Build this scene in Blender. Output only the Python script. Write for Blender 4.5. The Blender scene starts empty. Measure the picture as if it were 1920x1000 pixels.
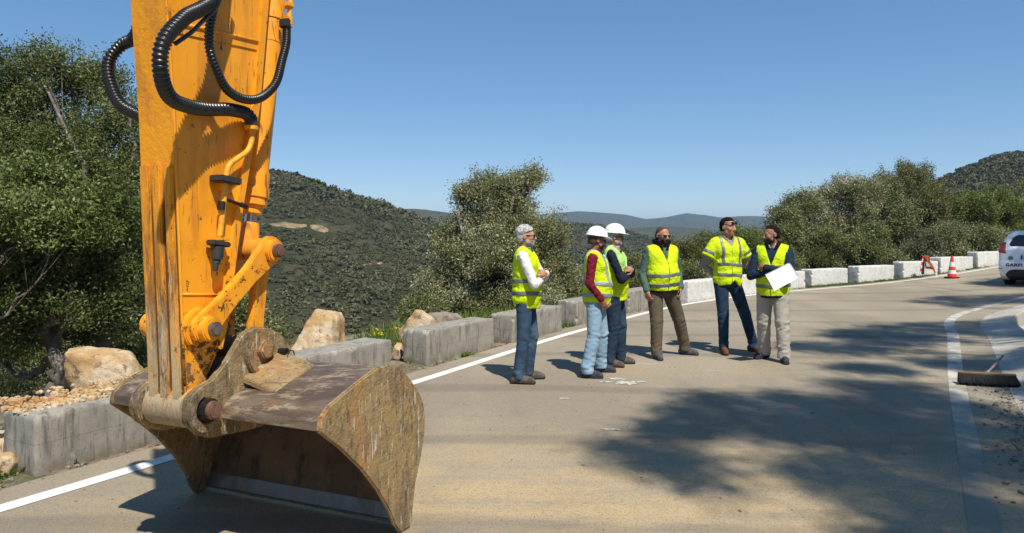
import bpy, bmesh, math, random
import numpy as np
from mathutils import Vector, Matrix, noise as mnoise
random.seed(7); rng = np.random.default_rng(7)
S = bpy.context.scene; C = S.collection
R = math.radians
# ---------------------------------------------------------------- camera
CAMZ = 1.65
cam = bpy.data.cameras.new('camera'); camo = bpy.data.objects.new('camera', cam); C.objects.link(camo)
camo.location = (0, 0, CAMZ); camo.rotation_euler = (R(90), 0, 0)
cam.sensor_width = 36; cam.lens = 1400/1920*36; cam.shift_y = -65/1920
cam.clip_start = .05; cam.clip_end = 20000
S.camera = camo
# ---------------------------------------------------------------- world
SUN = Vector((.39, -.92, 1.55)).normalized()
el = math.asin(SUN.z); az = math.atan2(SUN.x, SUN.y)
W = bpy.data.worlds.new('World'); S.world = W; W.use_nodes = True
nt = W.node_tree; nt.nodes.clear()
sky = nt.nodes.new('ShaderNodeTexSky'); sky.sky_type = 'NISHITA'; sky.sun_disc = False
sky.sun_elevation = el; sky.sun_rotation = az; sky.altitude = 300
sky.air_density = .68; sky.dust_density = 0; sky.ozone_density = 3
bg = nt.nodes.new('ShaderNodeBackground'); bg.inputs[1].default_value = .15
wo = nt.nodes.new('ShaderNodeOutputWorld')
gm = nt.nodes.new('ShaderNodeGamma'); gm.inputs[1].default_value = .62; hs_ = nt.nodes.new('ShaderNodeHueSaturation'); hs_.inputs['Saturation'].default_value = 1.44; hs_.inputs['Value'].default_value = 1.30
nt.links.new(sky.outputs[0], gm.inputs[0]); nt.links.new(gm.outputs[0], hs_.inputs['Color']); nt.links.new(hs_.outputs[0], bg.inputs[0]); nt.links.new(bg.outputs[0], wo.inputs[0])
sl = bpy.data.lights.new('sun', 'SUN'); sl.energy = 4.5; sl.angle = R(.8); sl.color = (1, .94, .83)
so = bpy.data.objects.new('sun', sl); C.objects.link(so)
so.rotation_euler = SUN.to_track_quat('Z', 'Y').to_euler(); so.location = (5, -8, 20)
S.view_settings.view_transform = 'Standard'; S.view_settings.look = 'None'
S.view_settings.exposure = 0.36; S.view_settings.gamma = 1
S.render.engine = 'CYCLES'
S.cycles.max_bounces = 6; S.cycles.diffuse_bounces = 3; S.cycles.glossy_bounces = 3
S.cycles.transmission_bounces = 4; S.cycles.volume_bounces = 0; S.cycles.transparent_max_bounces = 8
S.cycles.use_denoising = True
# ---------------------------------------------------------------- helpers
def P(px, py, y): return np.array([(px-960)/1400*y, y, CAMZ-(py-435)/1400*y])
WL = {}
def tag(o, label=None, cat=None, group=None, kind=None):
    if label: o['label'] = label
    if cat: o['category'] = cat
    if group: o['group'] = group
    if kind: o['kind'] = kind
    return o
def empty(name, loc, label, cat, group=None, rz=0):
    o = bpy.data.objects.new(name, None); C.objects.link(o); o.location = loc; o.rotation_euler = (0, 0, rz)
    o.empty_display_size = .2
    WL[o.name] = np.array(loc, float)
    return tag(o, label, cat, group)
def mesh_np(name, V, F, smooth=True):
    """V (n,3), F (m,k) array of equal size faces, or list"""
    me = bpy.data.meshes.new(name)
    V = np.asarray(V, dtype=np.float32)
    if isinstance(F, np.ndarray) and F.ndim == 2:
        m, k = F.shape
        me.vertices.add(len(V)); me.vertices.foreach_set('co', V.ravel())
        me.loops.add(m*k); me.loops.foreach_set('vertex_index', F.astype(np.int32).ravel())
        me.polygons.add(m); me.polygons.foreach_set('loop_start', np.arange(0, m*k, k, dtype=np.int32))
        me.polygons.foreach_set('loop_total', np.full(m, k, dtype=np.int32))
        me.update(calc_edges=True)
    else:
        me.from_pydata([tuple(map(float, v)) for v in V], [], [tuple(map(int, f)) for f in F]); me.update()
    me.polygons.foreach_set('use_smooth', np.full(len(me.polygons), smooth))
    return me
def obj(name, V, F, mat, parent=None, smooth=True, at=None):
    V = np.asarray(V, float)
    if parent is not None:
        V = V - WL[parent.name]
    elif at is not None:
        V = V - np.asarray(at, float)
    me = mesh_np(name, V, F, smooth)
    if isinstance(mat, (list, tuple)):
        for m in mat: me.materials.append(m)
    else: me.materials.append(mat)
    o = bpy.data.objects.new(name, me); C.objects.link(o)
    if parent is not None:
        o.parent = parent; WL[o.name] = WL[parent.name]
    else:
        o.location = (0, 0, 0) if at is None else tuple(at)
        WL[o.name] = np.array(o.location, float)
    return o
class MB:
    """collects shapes (world coordinates) for one mesh"""
    def __init__(s): s.V = []; s.F = []; s.n = 0
    def add(s, V, F):
        V = np.asarray(V, float); s.V.append(V); s.F += [tuple(int(i)+s.n for i in f) for f in F]; s.n += len(V); return s
    def box(s, c, d, M=None):
        v = np.array([[x, y, z] for x in (-.5, .5) for y in (-.5, .5) for z in (-.5, .5)])*np.array(d)
        if M is not None: v = v @ np.array(M).T
        return s.add(v+np.array(c), [(0, 1, 3, 2), (4, 6, 7, 5), (0, 4, 5, 1), (2, 3, 7, 6), (0, 2, 6, 4), (1, 5, 7, 3)])
    def tube(s, pts, rad, n=10, caps=True, sub=0):
        pts = np.asarray(pts, float)
        if np.isscalar(rad): rad = np.full(len(pts), rad)
        rad = np.asarray(rad, float)
        T = np.gradient(pts, axis=0); T /= np.linalg.norm(T, axis=1)[:, None]+1e-9
        ref = np.array([0, 0, 1.]) if abs(T[0, 2]) < .9 else np.array([1., 0, 0])
        a = np.cross(T[0], ref); a /= np.linalg.norm(a)
        V = []; th = np.linspace(0, 2*np.pi, n, endpoint=False)
        for i in range(len(pts)):
            a = a-T[i]*np.dot(a, T[i]); a /= np.linalg.norm(a)+1e-9
            b = np.cross(T[i], a)
            V.append(pts[i]+rad[i]*(np.cos(th)[:, None]*a+np.sin(th)[:, None]*b))
        V = np.concatenate(V); F = []
        for i in range(len(pts)-1):
            for j in range(n):
                k = (j+1) % n
                F.append((i*n+j, i*n+k, (i+1)*n+k, (i+1)*n+j))
        if caps: F.append(tuple(range(n))[::-1]); F.append(tuple(range((len(pts)-1)*n, len(pts)*n)))
        return s.add(V, F)
    def build(s, name, mat, parent=None, smooth=False, at=None, bevel=0, seg=2, auto=False):
        V = np.concatenate(s.V)
        o = obj(name, V, s.F, mat, parent, smooth, at)
        if bevel:
            bm = bmesh.new(); bm.from_mesh(o.data)
            es = [e for e in bm.edges if len(e.link_faces) == 2 and e.calc_face_angle(0) > R(28)]
            bmesh.ops.bevel(bm, geom=es, offset=bevel, segments=seg, affect='EDGES', clamp_overlap=True)
            bm.to_mesh(o.data); bm.free()
            auto = True
        if auto: autos(o)
        return o
def autos(o, ang=40):
    me = o.data
    me.polygons.foreach_set('use_smooth', np.full(len(me.polygons), True))
    bm = bmesh.new(); bm.from_mesh(me)
    bmesh.ops.recalc_face_normals(bm, faces=bm.faces)
    for e in bm.edges:
        if len(e.link_faces) == 2 and e.calc_face_angle(0) > R(ang): e.smooth = False
    bm.to_mesh(me); bm.free(); return o
def spline(pts, n=8):
    """Catmull-Rom through pts"""
    p = np.asarray(pts, float); p = np.vstack([2*p[0]-p[1], p, 2*p[-1]-p[-2]])
    out = []
    for i in range(1, len(p)-2):
        for t in np.linspace(0, 1, n, endpoint=False):
            out.append(.5*((2*p[i])+(p[i+1]-p[i-1])*t+(2*p[i-1]-5*p[i]+4*p[i+1]-p[i+2])*t*t+(-p[i-1]+3*p[i]-3*p[i+1]+p[i+2])*t**3))
    out.append(p[-2]); return np.array(out)
# value noise fbm in numpy
_perm = rng.permutation(4096)
def vnoise(x, y):
    xi = np.floor(x).astype(int); yi = np.floor(y).astype(int); fx = x-xi; fy = y-yi
    fx = fx*fx*(3-2*fx); fy = fy*fy*(3-2*fy)
    def h(a, b): return _perm[(_perm[a & 4095]+b) & 4095]/4095.
    return (h(xi, yi)*(1-fx)+h(xi+1, yi)*fx)*(1-fy)+(h(xi, yi+1)*(1-fx)+h(xi+1, yi+1)*fx)*fy
def fbm(x, y, o=4, g=.5):
    s = 0; a = 1; n = 0
    for i in range(o): s = s+a*vnoise(x*2**i+17*i, y*2**i+31*i); n += a; a *= g
    return s/n*2-1
# ---------------------------------------------------------------- materials
def rgb(c): return (c[0], c[1], c[2], 1)
def _streak(n, c, ang, dens=.70, scale=5, amt=.85, thin=14, mask=None, seed=0, ax=0):
    '''thin scratches: strongly stretched noise, broken up by a second one'''
    rot = (R(ang), 0, 0) if ax == 0 else (0, 0, R(ang))
    st = (1.2, thin, .9) if ax == 0 else (thin, 1.0, thin)
    f = n.ramp(n.noise(scale, 3, .5, .25, st, rot, (seed, seed*2, seed)), dens, dens+.025)
    f = n.math('MULTIPLY', f, n.ramp(n.noise(3.1, 4, .6, loc=(seed, 3, seed)), .46, .58))
    if mask is not None: f = n.math('MULTIPLY', f, mask)
    return n.mixc(f, c, amt)
class NM:
    def __init__(s, name, rough=.8, metal=0, spec=.3):
        s.m = bpy.data.materials.new(name); s.m.use_nodes = True; s.t = s.m.node_tree
        s.b = s.t.nodes['Principled BSDF']; s.b.inputs['Roughness'].default_value = rough
        s.b.inputs['Metallic'].default_value = metal; s.b.inputs['Specular IOR Level'].default_value = spec
        s.tc = s.t.nodes.new('ShaderNodeTexCoord'); s.col = None; s.h = None; s.rg = None
    def N(s, t): return s.t.nodes.new(t)
    def L(s, a, b): s.t.links.new(a, b)
    def vec(s, scale=(1, 1, 1), rot=(0, 0, 0), loc=(0, 0, 0)):
        mp = s.N('ShaderNodeMapping'); mp.inputs['Scale'].default_value = scale; mp.inputs['Rotation'].default_value = rot
        mp.inputs['Location'].default_value = loc
        s.L(s.tc.outputs['Object'], mp.inputs[0]); return mp.outputs[0]
    def noise(s, scale, detail=6, rough=.6, dist=0, st=(1, 1, 1), rot=(0, 0, 0), loc=(0, 0, 0)):
        n = s.N('ShaderNodeTexNoise'); n.inputs['Scale'].default_value = scale; n.inputs['Detail'].default_value = detail
        n.inputs['Roughness'].default_value = rough; n.inputs['Distortion'].default_value = dist
        s.L(s.vec(st, rot, loc), n.inputs['Vector']); return n.outputs['Fac']
    def voro(s, scale, st=(1, 1, 1), feat='F1', rot=(0, 0, 0)):
        n = s.N('ShaderNodeTexVoronoi'); n.inputs['Scale'].default_value = scale; n.feature = feat
        s.L(s.vec(st, rot), n.inputs['Vector']); return n.outputs['Distance']
    def ramp(s, f, lo, hi, inv=False):
        r = s.N('ShaderNodeMapRange'); r.interpolation_type = 'SMOOTHSTEP'
        r.inputs[1].default_value = lo; r.inputs[2].default_value = hi
        if inv: r.inputs[3].default_value = 1; r.inputs[4].default_value = 0
        s.L(f, r.inputs[0]); return r.outputs[0]
    def math(s, op, a, b=None, clamp=False):
        m = s.N('ShaderNodeMath'); m.operation = op; m.use_clamp = clamp
        for i, x in enumerate((a, b)):
            if x is None: continue
            if isinstance(x, (int, float)): m.inputs[i].default_value = x
            else: s.L(x, m.inputs[i])
        return m.outputs[0]
    def axis(s, ax, lo, hi, inv=False):
        sp = s.N('ShaderNodeSeparateXYZ'); s.L(s.tc.outputs['Object'], sp.inputs[0])
        return s.ramp(sp.outputs[ax], lo, hi, inv)
    def base(s, c): s.col = c; return s
    def mixc(s, fac, c, amt=1.0):
        m = s.N('ShaderNodeMix'); m.data_type = 'RGBA'
        if amt != 1.0: fac = s.math('MULTIPLY', fac, amt)
        if isinstance(fac, (int, float)): m.inputs['Factor'].default_value = fac
        else: s.L(fac, m.inputs['Factor'])
        for i, x in ((6, s.col), (7, c)):
            if isinstance(x, tuple): m.inputs[i].default_value = rgb(x)
            else: s.L(x, m.inputs[i])
        s.col = m.outputs[2]; return s
    def layer(s, c, scale, lo, hi, amt=1.0, detail=6, rough=.6, st=(1, 1, 1), rot=(0, 0, 0), dist=0, mask=None, loc=(0, 0, 0)):
        f = s.ramp(s.noise(scale, detail, rough, dist, st, rot, loc), lo, hi)
        if mask is not None: f = s.math('MULTIPLY', f, mask)
        return s.mixc(f, c, amt)
    def bump(s, f, strength=.3, dist=.01):
        b = s.N('ShaderNodeBump'); b.inputs['Strength'].default_value = strength; b.inputs['Distance'].default_value = dist
        s.L(f, b.inputs['Height'])
        if s.h is not None: s.L(s.h, b.inputs['Normal'])
        s.h = b.outputs[0]; return s
    def done(s):
        if s.col is not None:
            if isinstance(s.col, tuple): s.b.inputs['Base Color'].default_value = rgb(s.col)
            else: s.L(s.col, s.b.inputs['Base Color'])
        if s.h is not None: s.L(s.h, s.b.inputs['Normal'])
        if s.rg is not None: s.L(s.rg, s.b.inputs['Roughness'])
        return s.m
def plain(name, c, rough=.6, metal=0, spec=.4, var=.15, scale=12, bump=.0, bs=60, bd=.003):
    n = NM(name, rough, metal, spec); n.base(tuple(c))
    n.layer(tuple(x*(1-var) for x in c), scale, .35, .65)
    if bump: n.bump(n.noise(bs, 4), bump, bd)
    return n.done()
# ================================================================= ROAD LINES AND GROUND SHAPE
OUT = spline([(-16, -17), (-9.5, -6.5), (-5.3, .6), (-3.05, 4.44), (-1.03, 8.25), (1.16, 12.5), (4.2, 17.3), (8.1, 21), (12.4, 23.5), (16.45, 25.6), (23, 28.6), (34, 33)], 12)
INN = spline([(-9, -17), (-3.6, -7), (.15, -.3), (2.6, 4.1), (3.76, 6.19), (5.14, 8.65), (7.0, 11.85), (7.9, 13.5), (8.9, 14.85), (10.2, 16.1), (11.4, 17.1), (12.8, 18.1), (17, 20.4), (24, 23.4), (34, 27)], 12)
def sdist(PL, x, y):
    """signed distance to the polyline, positive on its left"""
    x = np.asarray(x, float); y = np.asarray(y, float); best = np.full(x.shape, 1e9); sg = np.zeros(x.shape)
    for i in range(len(PL)-1):
        a = PL[i]; d = PL[i+1]-a; L = d@d
        t = ((x-a[0])*d[0]+(y-a[1])*d[1])/L
        if i > 0: t = np.maximum(t, 0)
        if i < len(PL)-2: t = np.minimum(t, 1)
        ex = x-a[0]-t*d[0]; ey = y-a[1]-t*d[1]; q = ex*ex+ey*ey
        m = q < best; best = np.where(m, q, best); sg = np.where(m, np.sign(d[0]*ey-d[1]*ex), sg)
    return np.sqrt(best)*sg
def G(x, y):
    x = np.asarray(x, float); t = np.clip(x-8, 0, 34)
    return np.where(t < 12, .0058*t*t, .0058*144+.139*(t-12)).astype(float)
def sm(x, a, b): t = np.clip((x-a)/(b-a), 0, 1); return t*t*(3-2*t)
def Hnear(x, y):
    so = sdist(OUT, x, y); si = -sdist(INN, x, y); g = G(x, y)
    n1 = fbm(x*1.3, y*1.3, 4); n2 = fbm(x*6, y*6, 3)
    z = g-.035
    sh = g-.012+.018*n2*sm(so, .4, .8)+.03*n1*sm(so, .6, 2)
    z = np.where(so > .2, z*(1-sm(so, .25, .42))+sh*sm(so, .25, .42), z)
    z = z-.13*np.clip(so-1.7, 0, 3.3)-.48*np.clip(so-5, 0, 70)+.10*n1*sm(so, 2, 5)
    # inner side: concrete gutter sits here, then a bank
    z = np.where(si > .38, g-.05-.33*sm(si, .38, .6), z)
    b = np.clip(si-1.95, 0, 40)
    z = z+np.where(si > 1.9, .48*sm(si, 1.95, 2.15)+.55*np.minimum(b, 3)+.22*np.clip(b-3, 0, 40)+.08*n1*sm(b, 0, 1)+.03*n2*sm(b, 0, .5), 0)
    return z
RIDGE = [  # depth, start of rise, silhouette (px, py) pairs, noise height
    (400, 95, [(-1400, 330), (0, 305), (300, 305), (480, 326), (530, 329), (570, 338), (620, 356), (680, 374), (740, 396), (800, 414), (860, 440), (950, 480), (1100, 520), (1500, 560)], 2.0),
    (760, 330, [(-800, 470), (600, 450), (900, 425), (1000, 421), (1075, 420), (1130, 426), (1180, 437), (1230, 452), (1300, 463), (1400, 472), (1600, 480)], 4.0),
    (1500, 800, [(-1000, 430), (600, 396), (700, 391), (780, 391), (850, 399), (950, 408), (1060, 428), (1120, 432), (1200, 428), (1260, 426), (1330, 432), (1400, 446), (1500, 450), (2400, 440)], 8),
    (3600, 2000, [(-2000, 420), (700, 408), (900, 404), (1040, 401), (1085, 396), (1130, 399), (1175, 403), (1212, 412), (1245, 409), (1288, 401), (1320, 404), (1350, 409), (1385, 406), (1430, 406), (1500, 411), (1700, 405), (3000, 400)], 10),
    (330, 120, [(1200, 560), (1400, 500), (1550, 430), (1680, 370), (1760, 338), (1815, 314), (1865, 296), (1900, 290), (1960, 287), (2200, 270), (3500, 240)], 1.5)]
def Hfar(x, y):
    r = np.hypot(x, y); yy = np.maximum(y, 1e-3)
    a = np.clip(x/yy, -2.2, 2.2); a = np.where(y <= 1, np.sign(x)*2.2, a)
    px = 960+1400*a
    so = sdist(OUT, x, y); si = -sdist(INN, x, y)
    near = Hnear(x, y)
    floor = -34-6*fbm(x/90, y/90, 3)
    z = np.maximum(near, floor)
    z = np.where((so > 5) | (y > 60), np.where(so > 0, z, near), z)
    for (Y, y0, sil, nh) in RIDGE:
        pp = np.array([p[0] for p in sil], float); ss = np.array([p[1] for p in sil], float)
        top = CAMZ+(435-np.interp(px, pp, ss))/1400*Y
        gl = fbm(x/(Y*.09), y/(Y*.16), 4); fi = fbm(x/(Y*.03)+5, y/(Y*.03), 3)
        t = (y-y0)/(Y-y0)
        rise = sm(t, 0, 1)*.55+np.clip(t, 0, 1)*.45
        hz = floor+(top-floor)*rise+gl*(top-floor)*.13*np.clip(t, 0, 1)*(1-np.clip(t, 0, 1))*4+fi*nh*np.clip(t, 0, 1)*.35
        hz = np.where(t > 1, top-(y-Y)*.22, hz)
        z = np.where((t > 0), np.maximum(z, hz), z)
    back = np.where(y < 5, sm(r, 60, 400)*30, 0)
    return z+back
# ---- materials of the ground
asph = NM('asphalt_dusty', .88, 0, .25); asph.base((.285, .240, .175))
asph.layer((.37, .315, .23), .55, .38, .66, .9, 8, .55, (1, .45, 1), (0, 0, R(-28)))
asph.layer((.185, .158, .12), .9, .52, .75, .7, 7, .6, (1.6, .35, 1), (0, 0, R(-28)), loc=(4, 2, 0))
def asph_sand():
    # sandy dust spread in front, a strip of it carried by tyres
    sp = asph.N('ShaderNodeSeparateXYZ'); asph.L(asph.tc.outputs['Object'], sp.inputs[0])
    my = asph.ramp(asph.math('ADD', sp.outputs[1], asph.math('MULTIPLY', asph.noise(.9, 6, .65), 3.2)), 5.9, 8.6, True)
    mx = asph.ramp(asph.math('ADD', sp.outputs[0], asph.math('MULTIPLY', asph.noise(.7, 5, .6, loc=(9, 0, 0)), 1.6)), -2.6, -.2)
    m = asph.math('MULTIPLY', my, mx)
    m2 = asph.math('MULTIPLY', m, asph.ramp(asph.noise(2.2, 9, .7, 0, (.35, 1.6, 1), (0, 0, R(10))), .28, .62))
    asph.mixc(m2, (.50, .37, .20), .9)
    yy = asph.math('MULTIPLY', asph.ramp(sp.outputs[1], 7.2, 8.6), asph.ramp(sp.outputs[1], 9.6, 12.5, True))
    asph.mixc(asph.math('MULTIPLY', yy, asph.ramp(asph.noise(1.1, 8, .65, 0, (.35, 1.8, 1), (0, 0, R(-6)), (3, 1, 0)), .54, .70)), (.40, .28, .15), .8)
    asph.mixc(asph.math('MULTIPLY', yy, asph.ramp(asph.noise(1.6, 8, .65, 0, (.4, 1.8, 1), (0, 0, R(4)), (11, 6, 0)), .60, .68)), (.46, .43, .39), .6)
asph_sand()
asph.layer((.10, .092, .08), 3.2, .66, .72, .6, 9, .7, (.5, 1.6, 1), loc=(1, 7, 0))
asph.layer((.33, .28, .21), 22, .56, .68, .5, 6, .7); asph.layer((.10, .085, .065), 30, .58, .68, .45, 6, .7, loc=(2, 8, 1)); asph.layer((.36, .31, .24), 6, .55, .7, .5, 8, .75, (.35, 1.8, 1), (0, 0, R(8)), loc=(9, 9, 9))
sp1 = asph.voro(95); asph.mixc(asph.ramp(sp1, .28, .10), (.40, .35, .28), .22); asph.mixc(asph.ramp(sp1, .52, .72), (.09, .078, .06), .30)
asph.layer((.42, .38, .31), 90, .62, .74, .55, 2, .5); asph.layer((.085, .078, .07), 75, .60, .72, .55, 2, .5, loc=(3, 3, 3))
asph.layer((.50, .46, .40), 7, .71, .75, .7, 8, .7, (.5, 1.7, 1), loc=(6, 1, 0))
# faint tyre scrub arcs
wv = asph.N('ShaderNodeTexWave'); wv.wave_type = 'RINGS'; wv.inputs['Scale'].default_value = .16; wv.inputs['Distortion'].default_value = 3.5; wv.inputs['Detail'].default_value = 3; wv.inputs['Detail Scale'].default_value = .8
asph.L(asph.vec((1, 1, 1), (0, 0, 0), (-14, -9, 0)), wv.inputs['Vector'])
asph.mixc(asph.ramp(wv.outputs['Fac'], .90, .99), (.12, .11, .095), .35)
asph.bump(asph.noise(160, 3, .7), .55, .006); asph.bump(asph.noise(14, 5, .6), .25, .012)
M_asph = asph.done()
wp = NM('road_paint', .75, 0, .3); wp.base((.72, .71, .67)); wp.layer((.50, .47, .41), 3, .45, .7, .7, 8, .7); wp.layer((.22, .2, .17), 26, .62, .7, .85, 8, .75)
wp.bump(wp.noise(150, 3), .4, .004); M_wpaint = wp.done()
wp = NM('worn_road_paint', .8, 0, .25); wp.base((.55, .52, .46)); wp.layer((.31, .27, .20), 3.2, .42, .60, .85, 9, .75)
wp.mixc(wp.math('MULTIPLY', wp.axis(1, 4.5, 9.0, True), wp.ramp(wp.noise(4, 9, .75), .15, .45)), (.26, .22, .165), .9)
wp.layer((.2, .18, .15), 30, .6, .7, .7, 8, .75); wp.bump(wp.noise(150, 3), .4, .004); M_wpaint2 = wp.done()
gr = NM('roadside_earth', .95, 0, .15); gr.base((.20, .165, .12)); gr.layer((.33, .27, .19), 3, .4, .65, .8, 8, .65)
gr.layer((.09, .065, .045), 7, .48, .62, .8, 9, .7); gr.layer((.42, .36, .27), 40, .62, .7, .7, 5, .6); gr.layer((.07, .11, .035), 1.3, .52, .62, .7, 8, .7)
gr.bump(gr.noise(35, 6, .7), .8, .03); gr.bump(gr.noise(6, 5, .6), .5, .05); M_earth = gr.done()
cg = NM('gutter_concrete', .9, 0, .2); cg.base((.46, .43, .37)); cg.layer((.30, .27, .22), 2, .42, .65, .8, 8, .65); cg.layer((.12, .10, .08), 9, .6, .7, .7, 8, .7)
cg.bump(cg.noise(60, 5, .7), .4, .008); M_gut = cg.done()
hl = NM('hillside_scrub', .95, 0, .1); hl.base((.105, .10, .048)); hl.layer((.15, .13, .075), .06, .42, .62, .8, 8, .65)
hl.layer((.06, .066, .030), .18, .45, .6, .8, 8, .7); hl.layer((.06, .07, .03), .045, .50, .56, .8, 9, .75, loc=(40, 0, 0))
hl.layer((.27, .18, .105), .035, .63, .68, .8, 8, .7, (1, 1, 4)); hl.layer((.20, .19, .16), .5, .68, .72, .7, 8, .7)
hl.bump(hl.noise(.09, 9, .75), 1.0, 6.0); hl.bump(hl.voro(.16), .8, 4.0)
M_hill = hl.done()
# ---- ground sheet close by
def grid(xs, ys, fz):
    X, Y = np.meshgrid(xs, ys); Z = fz(X, Y); V = np.stack([X.ravel(), Y.ravel(), Z.ravel()], 1)
    nx = len(xs); ny = len(ys); i = np.arange((ny-1)*(nx-1)); r = i//(nx-1); c = i % (nx-1); k = r*nx+c
    return V, np.stack([k, k+1, k+nx+1, k+nx], 1)
PX0, PX1, PY0, PY1 = -16., 30., -8., 36.
V, F = grid(np.arange(PX0, PX1+.01, .125), np.arange(PY0, PY1+.01, .125), Hnear)
tag(obj('ground', V, F, M_earth), kind='structure')
th = np.linspace(0, 2*np.pi, 1441)[:-1]
# finer angles in view
aa = np.concatenate([np.linspace(R(-42), R(42), 900), np.linspace(R(42), R(318), 300)[1:-1]])
rr = np.concatenate([[.5], np.geomspace(6, 40, 24), np.geomspace(41, 420, 190), np.geomspace(424, 900, 90), np.geomspace(910, 7500, 130)])
A, RR = np.meshgrid(aa, rr); X = np.sin(A)*RR; Y = np.cos(A)*RR
Z = Hfar(X, Y)
din = np.minimum(np.minimum(X-PX0, PX1-X), np.minimum(Y-PY0, PY1-Y))
Z = np.where(din > .3, Z-2.5*sm(din, .3, 1.5), Z-.02)
nx = len(aa); ny = len(rr); V = np.stack([X.ravel(), Y.ravel(), Z.ravel()], 1)
i = np.arange((ny-1)*nx); r_ = i//nx; c_ = i % nx; k = r_*nx+c_; k2 = r_*nx+(c_+1) % nx
tag(obj('terrain', V, np.stack([k, k+nx, k2+nx, k2], 1)[:, ::-1].copy(), M_hill), kind='structure')
# ---- road surface and painted lines
def resamp(PL, n, s0, s1):
    d = np.r_[0, np.cumsum(np.hypot(*np.diff(PL, axis=0).T))]; t = np.linspace(s0, s1, n)*d[-1]
    return np.stack([np.interp(t, d, PL[:, 0]), np.interp(t, d, PL[:, 1])], 1)
def offs(PL, o):
    T = np.gradient(PL, axis=0); T /= np.linalg.norm(T, axis=1)[:, None]; return PL+np.stack([-T[:, 1], T[:, 0]], 1)*o
n = 500
A_ = resamp(offs(OUT, .36), n, 0.02, .98); B_ = resamp(offs(INN, -.50), n, 0.02, .98)
A_[:, 0] += fbm(A_[:, 1]*3, A_[:, 0]*3, 3)*.04
ts = np.linspace(0, 1, 60); V = A_[:, None]*(1-ts)[None, :, None]+B_[:, None]*ts[None, :, None]
X = V[..., 0]; Y = V[..., 1]; Z = G(X, Y)+.006*fbm(X*.8, Y*.8, 3)*0
i = np.arange((n-1)*59); r_ = i//59; c_ = i % 59; k = r_*60+c_
tag(obj('road', np.stack([X.ravel(), Y.ravel(), Z.ravel()], 1), np.stack([k, k+60, k+61, k+1], 1)[:, ::-1].copy(), M_asph), kind='structure')
def stripe(name, PL, w, mat, s0=.02, s1=.98, n=600, dz=.004):
    L = resamp(PL, n, s0, s1); ww = w*(1+.035*fbm(L[:, 0]*4, L[:, 1]*4, 3))
    T = np.gradient(L, axis=0); T /= np.linalg.norm(T, axis=1)[:, None]; Nn = np.stack([-T[:, 1], T[:, 0]], 1)
    cols = [L+Nn*(ww*k)[:, None] for k in (-.5, -.17, .17, .5)]
    V = np.stack(cols, 1); X = V[..., 0]; Y = V[..., 1]; Z = G(X, Y)+dz
    i = np.arange((n-1)*3); r_ = i//3; c_ = i % 3; k = r_*4+c_
    return tag(obj(name, np.stack([X.ravel(), Y.ravel(), Z.ravel()], 1), np.stack([k, k+1, k+5, k+4], 1), mat), kind='structure')
stripe('road_line', OUT, .135, M_wpaint); stripe('road_line_inner', INN, .16, M_wpaint2)
# ---- concrete gutter
def ribbon(name, PL, prof, mat, n=400, s0=.05, s1=.97):
    L = resamp(PL, n, s0, s1); T = np.gradient(L, axis=0); T /= np.linalg.norm(T, axis=1)[:, None]; Nn = np.stack([T[:, 1], -T[:, 0]], 1)
    V = []
    for (o, dz) in prof:
        q = L+Nn*o; V.append(np.stack([q[:, 0], q[:, 1], G(q[:, 0], q[:, 1])+dz+.004*fbm(q[:, 0]*5, q[:, 1]*5, 2)], 1))
    V = np.stack(V, 1); m = len(prof); i = np.arange((n-1)*(m-1)); r_ = i//(m-1); c_ = i % (m-1); k = r_*m+c_
    return obj(name, V.reshape(-1, 3), np.stack([k, k+m, k+m+1, k+1], 1), mat, smooth=False)
tag(ribbon('gutter', INN, [(.44, -.06), (.47, .004), (.55, .008), (.86, .075), (.98, .095), (1.00, .07), (1.04, -.14), (1.4, -.26), (1.75, -.12), (1.9, .12), (1.95, .15), (2.08, .155), (2.12, -.1)], M_gut), kind='structure')

def hill_at(px, py, y0=110, y1=900):
    """first point of the terrain seen through this pixel"""
    ys = np.linspace(y0, y1, 1600); a = (px-960)/1400; zz = Hfar(a*ys, ys); ray = CAMZ-(py-435)/1400*ys; k = np.nonzero(zz > ray)[0]
    k = k[0] if len(k) else len(ys)-1; return np.array([a*ys[k], ys[k], zz[k]])
tr_ = NM('bare_hill_earth', .95, 0, .1); tr_.base((.25, .17, .095)); tr_.layer((.33, .24, .15), .3, .4, .65, .8, 6, .6); tr_.layer((.11, .105, .05), .35, .47, .56, .9, 8, .7); M_track = tr_.done()
TRACKS = []
for pts_, wd_ in (([(490, 421), (520, 421), (548, 425), (575, 424)], 3.0), ([(582, 424), (600, 428), (612, 436)], 2.6), ([(676, 500), (700, 496), (716, 494)], 1.1)):
    P3 = spline(np.array([hill_at(*p) for p in pts_]), 8); T = np.gradient(P3[:, :2], axis=0); T /= np.linalg.norm(T, axis=1)[:, None]+1e-9; N2 = np.stack([-T[:, 1], T[:, 0]], 1); V = []
    for k in (-1, -.5, 0, .5, 1):
        w_ = wd_*(.7+.6*vnoise(P3[:, 0]/4, P3[:, 1]/4))*np.sin(np.linspace(.25, 2.9, len(P3))); q = P3[:, :2]+N2*(k*w_)[:, None]; V.append(np.stack([q[:, 0], q[:, 1], Hfar(q[:, 0], q[:, 1])+.35-.35*abs(k)], 1))
    V = np.stack(V, 1); i = np.arange((len(P3)-1)*4); r_ = i//4; c_ = i % 4; k = r_*5+c_
    tag(obj('dirt_track', V.reshape(-1, 3), np.stack([k, k+1, k+6, k+5], 1), M_track), kind='structure'); TRACKS.append((P3, wd_))
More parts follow.
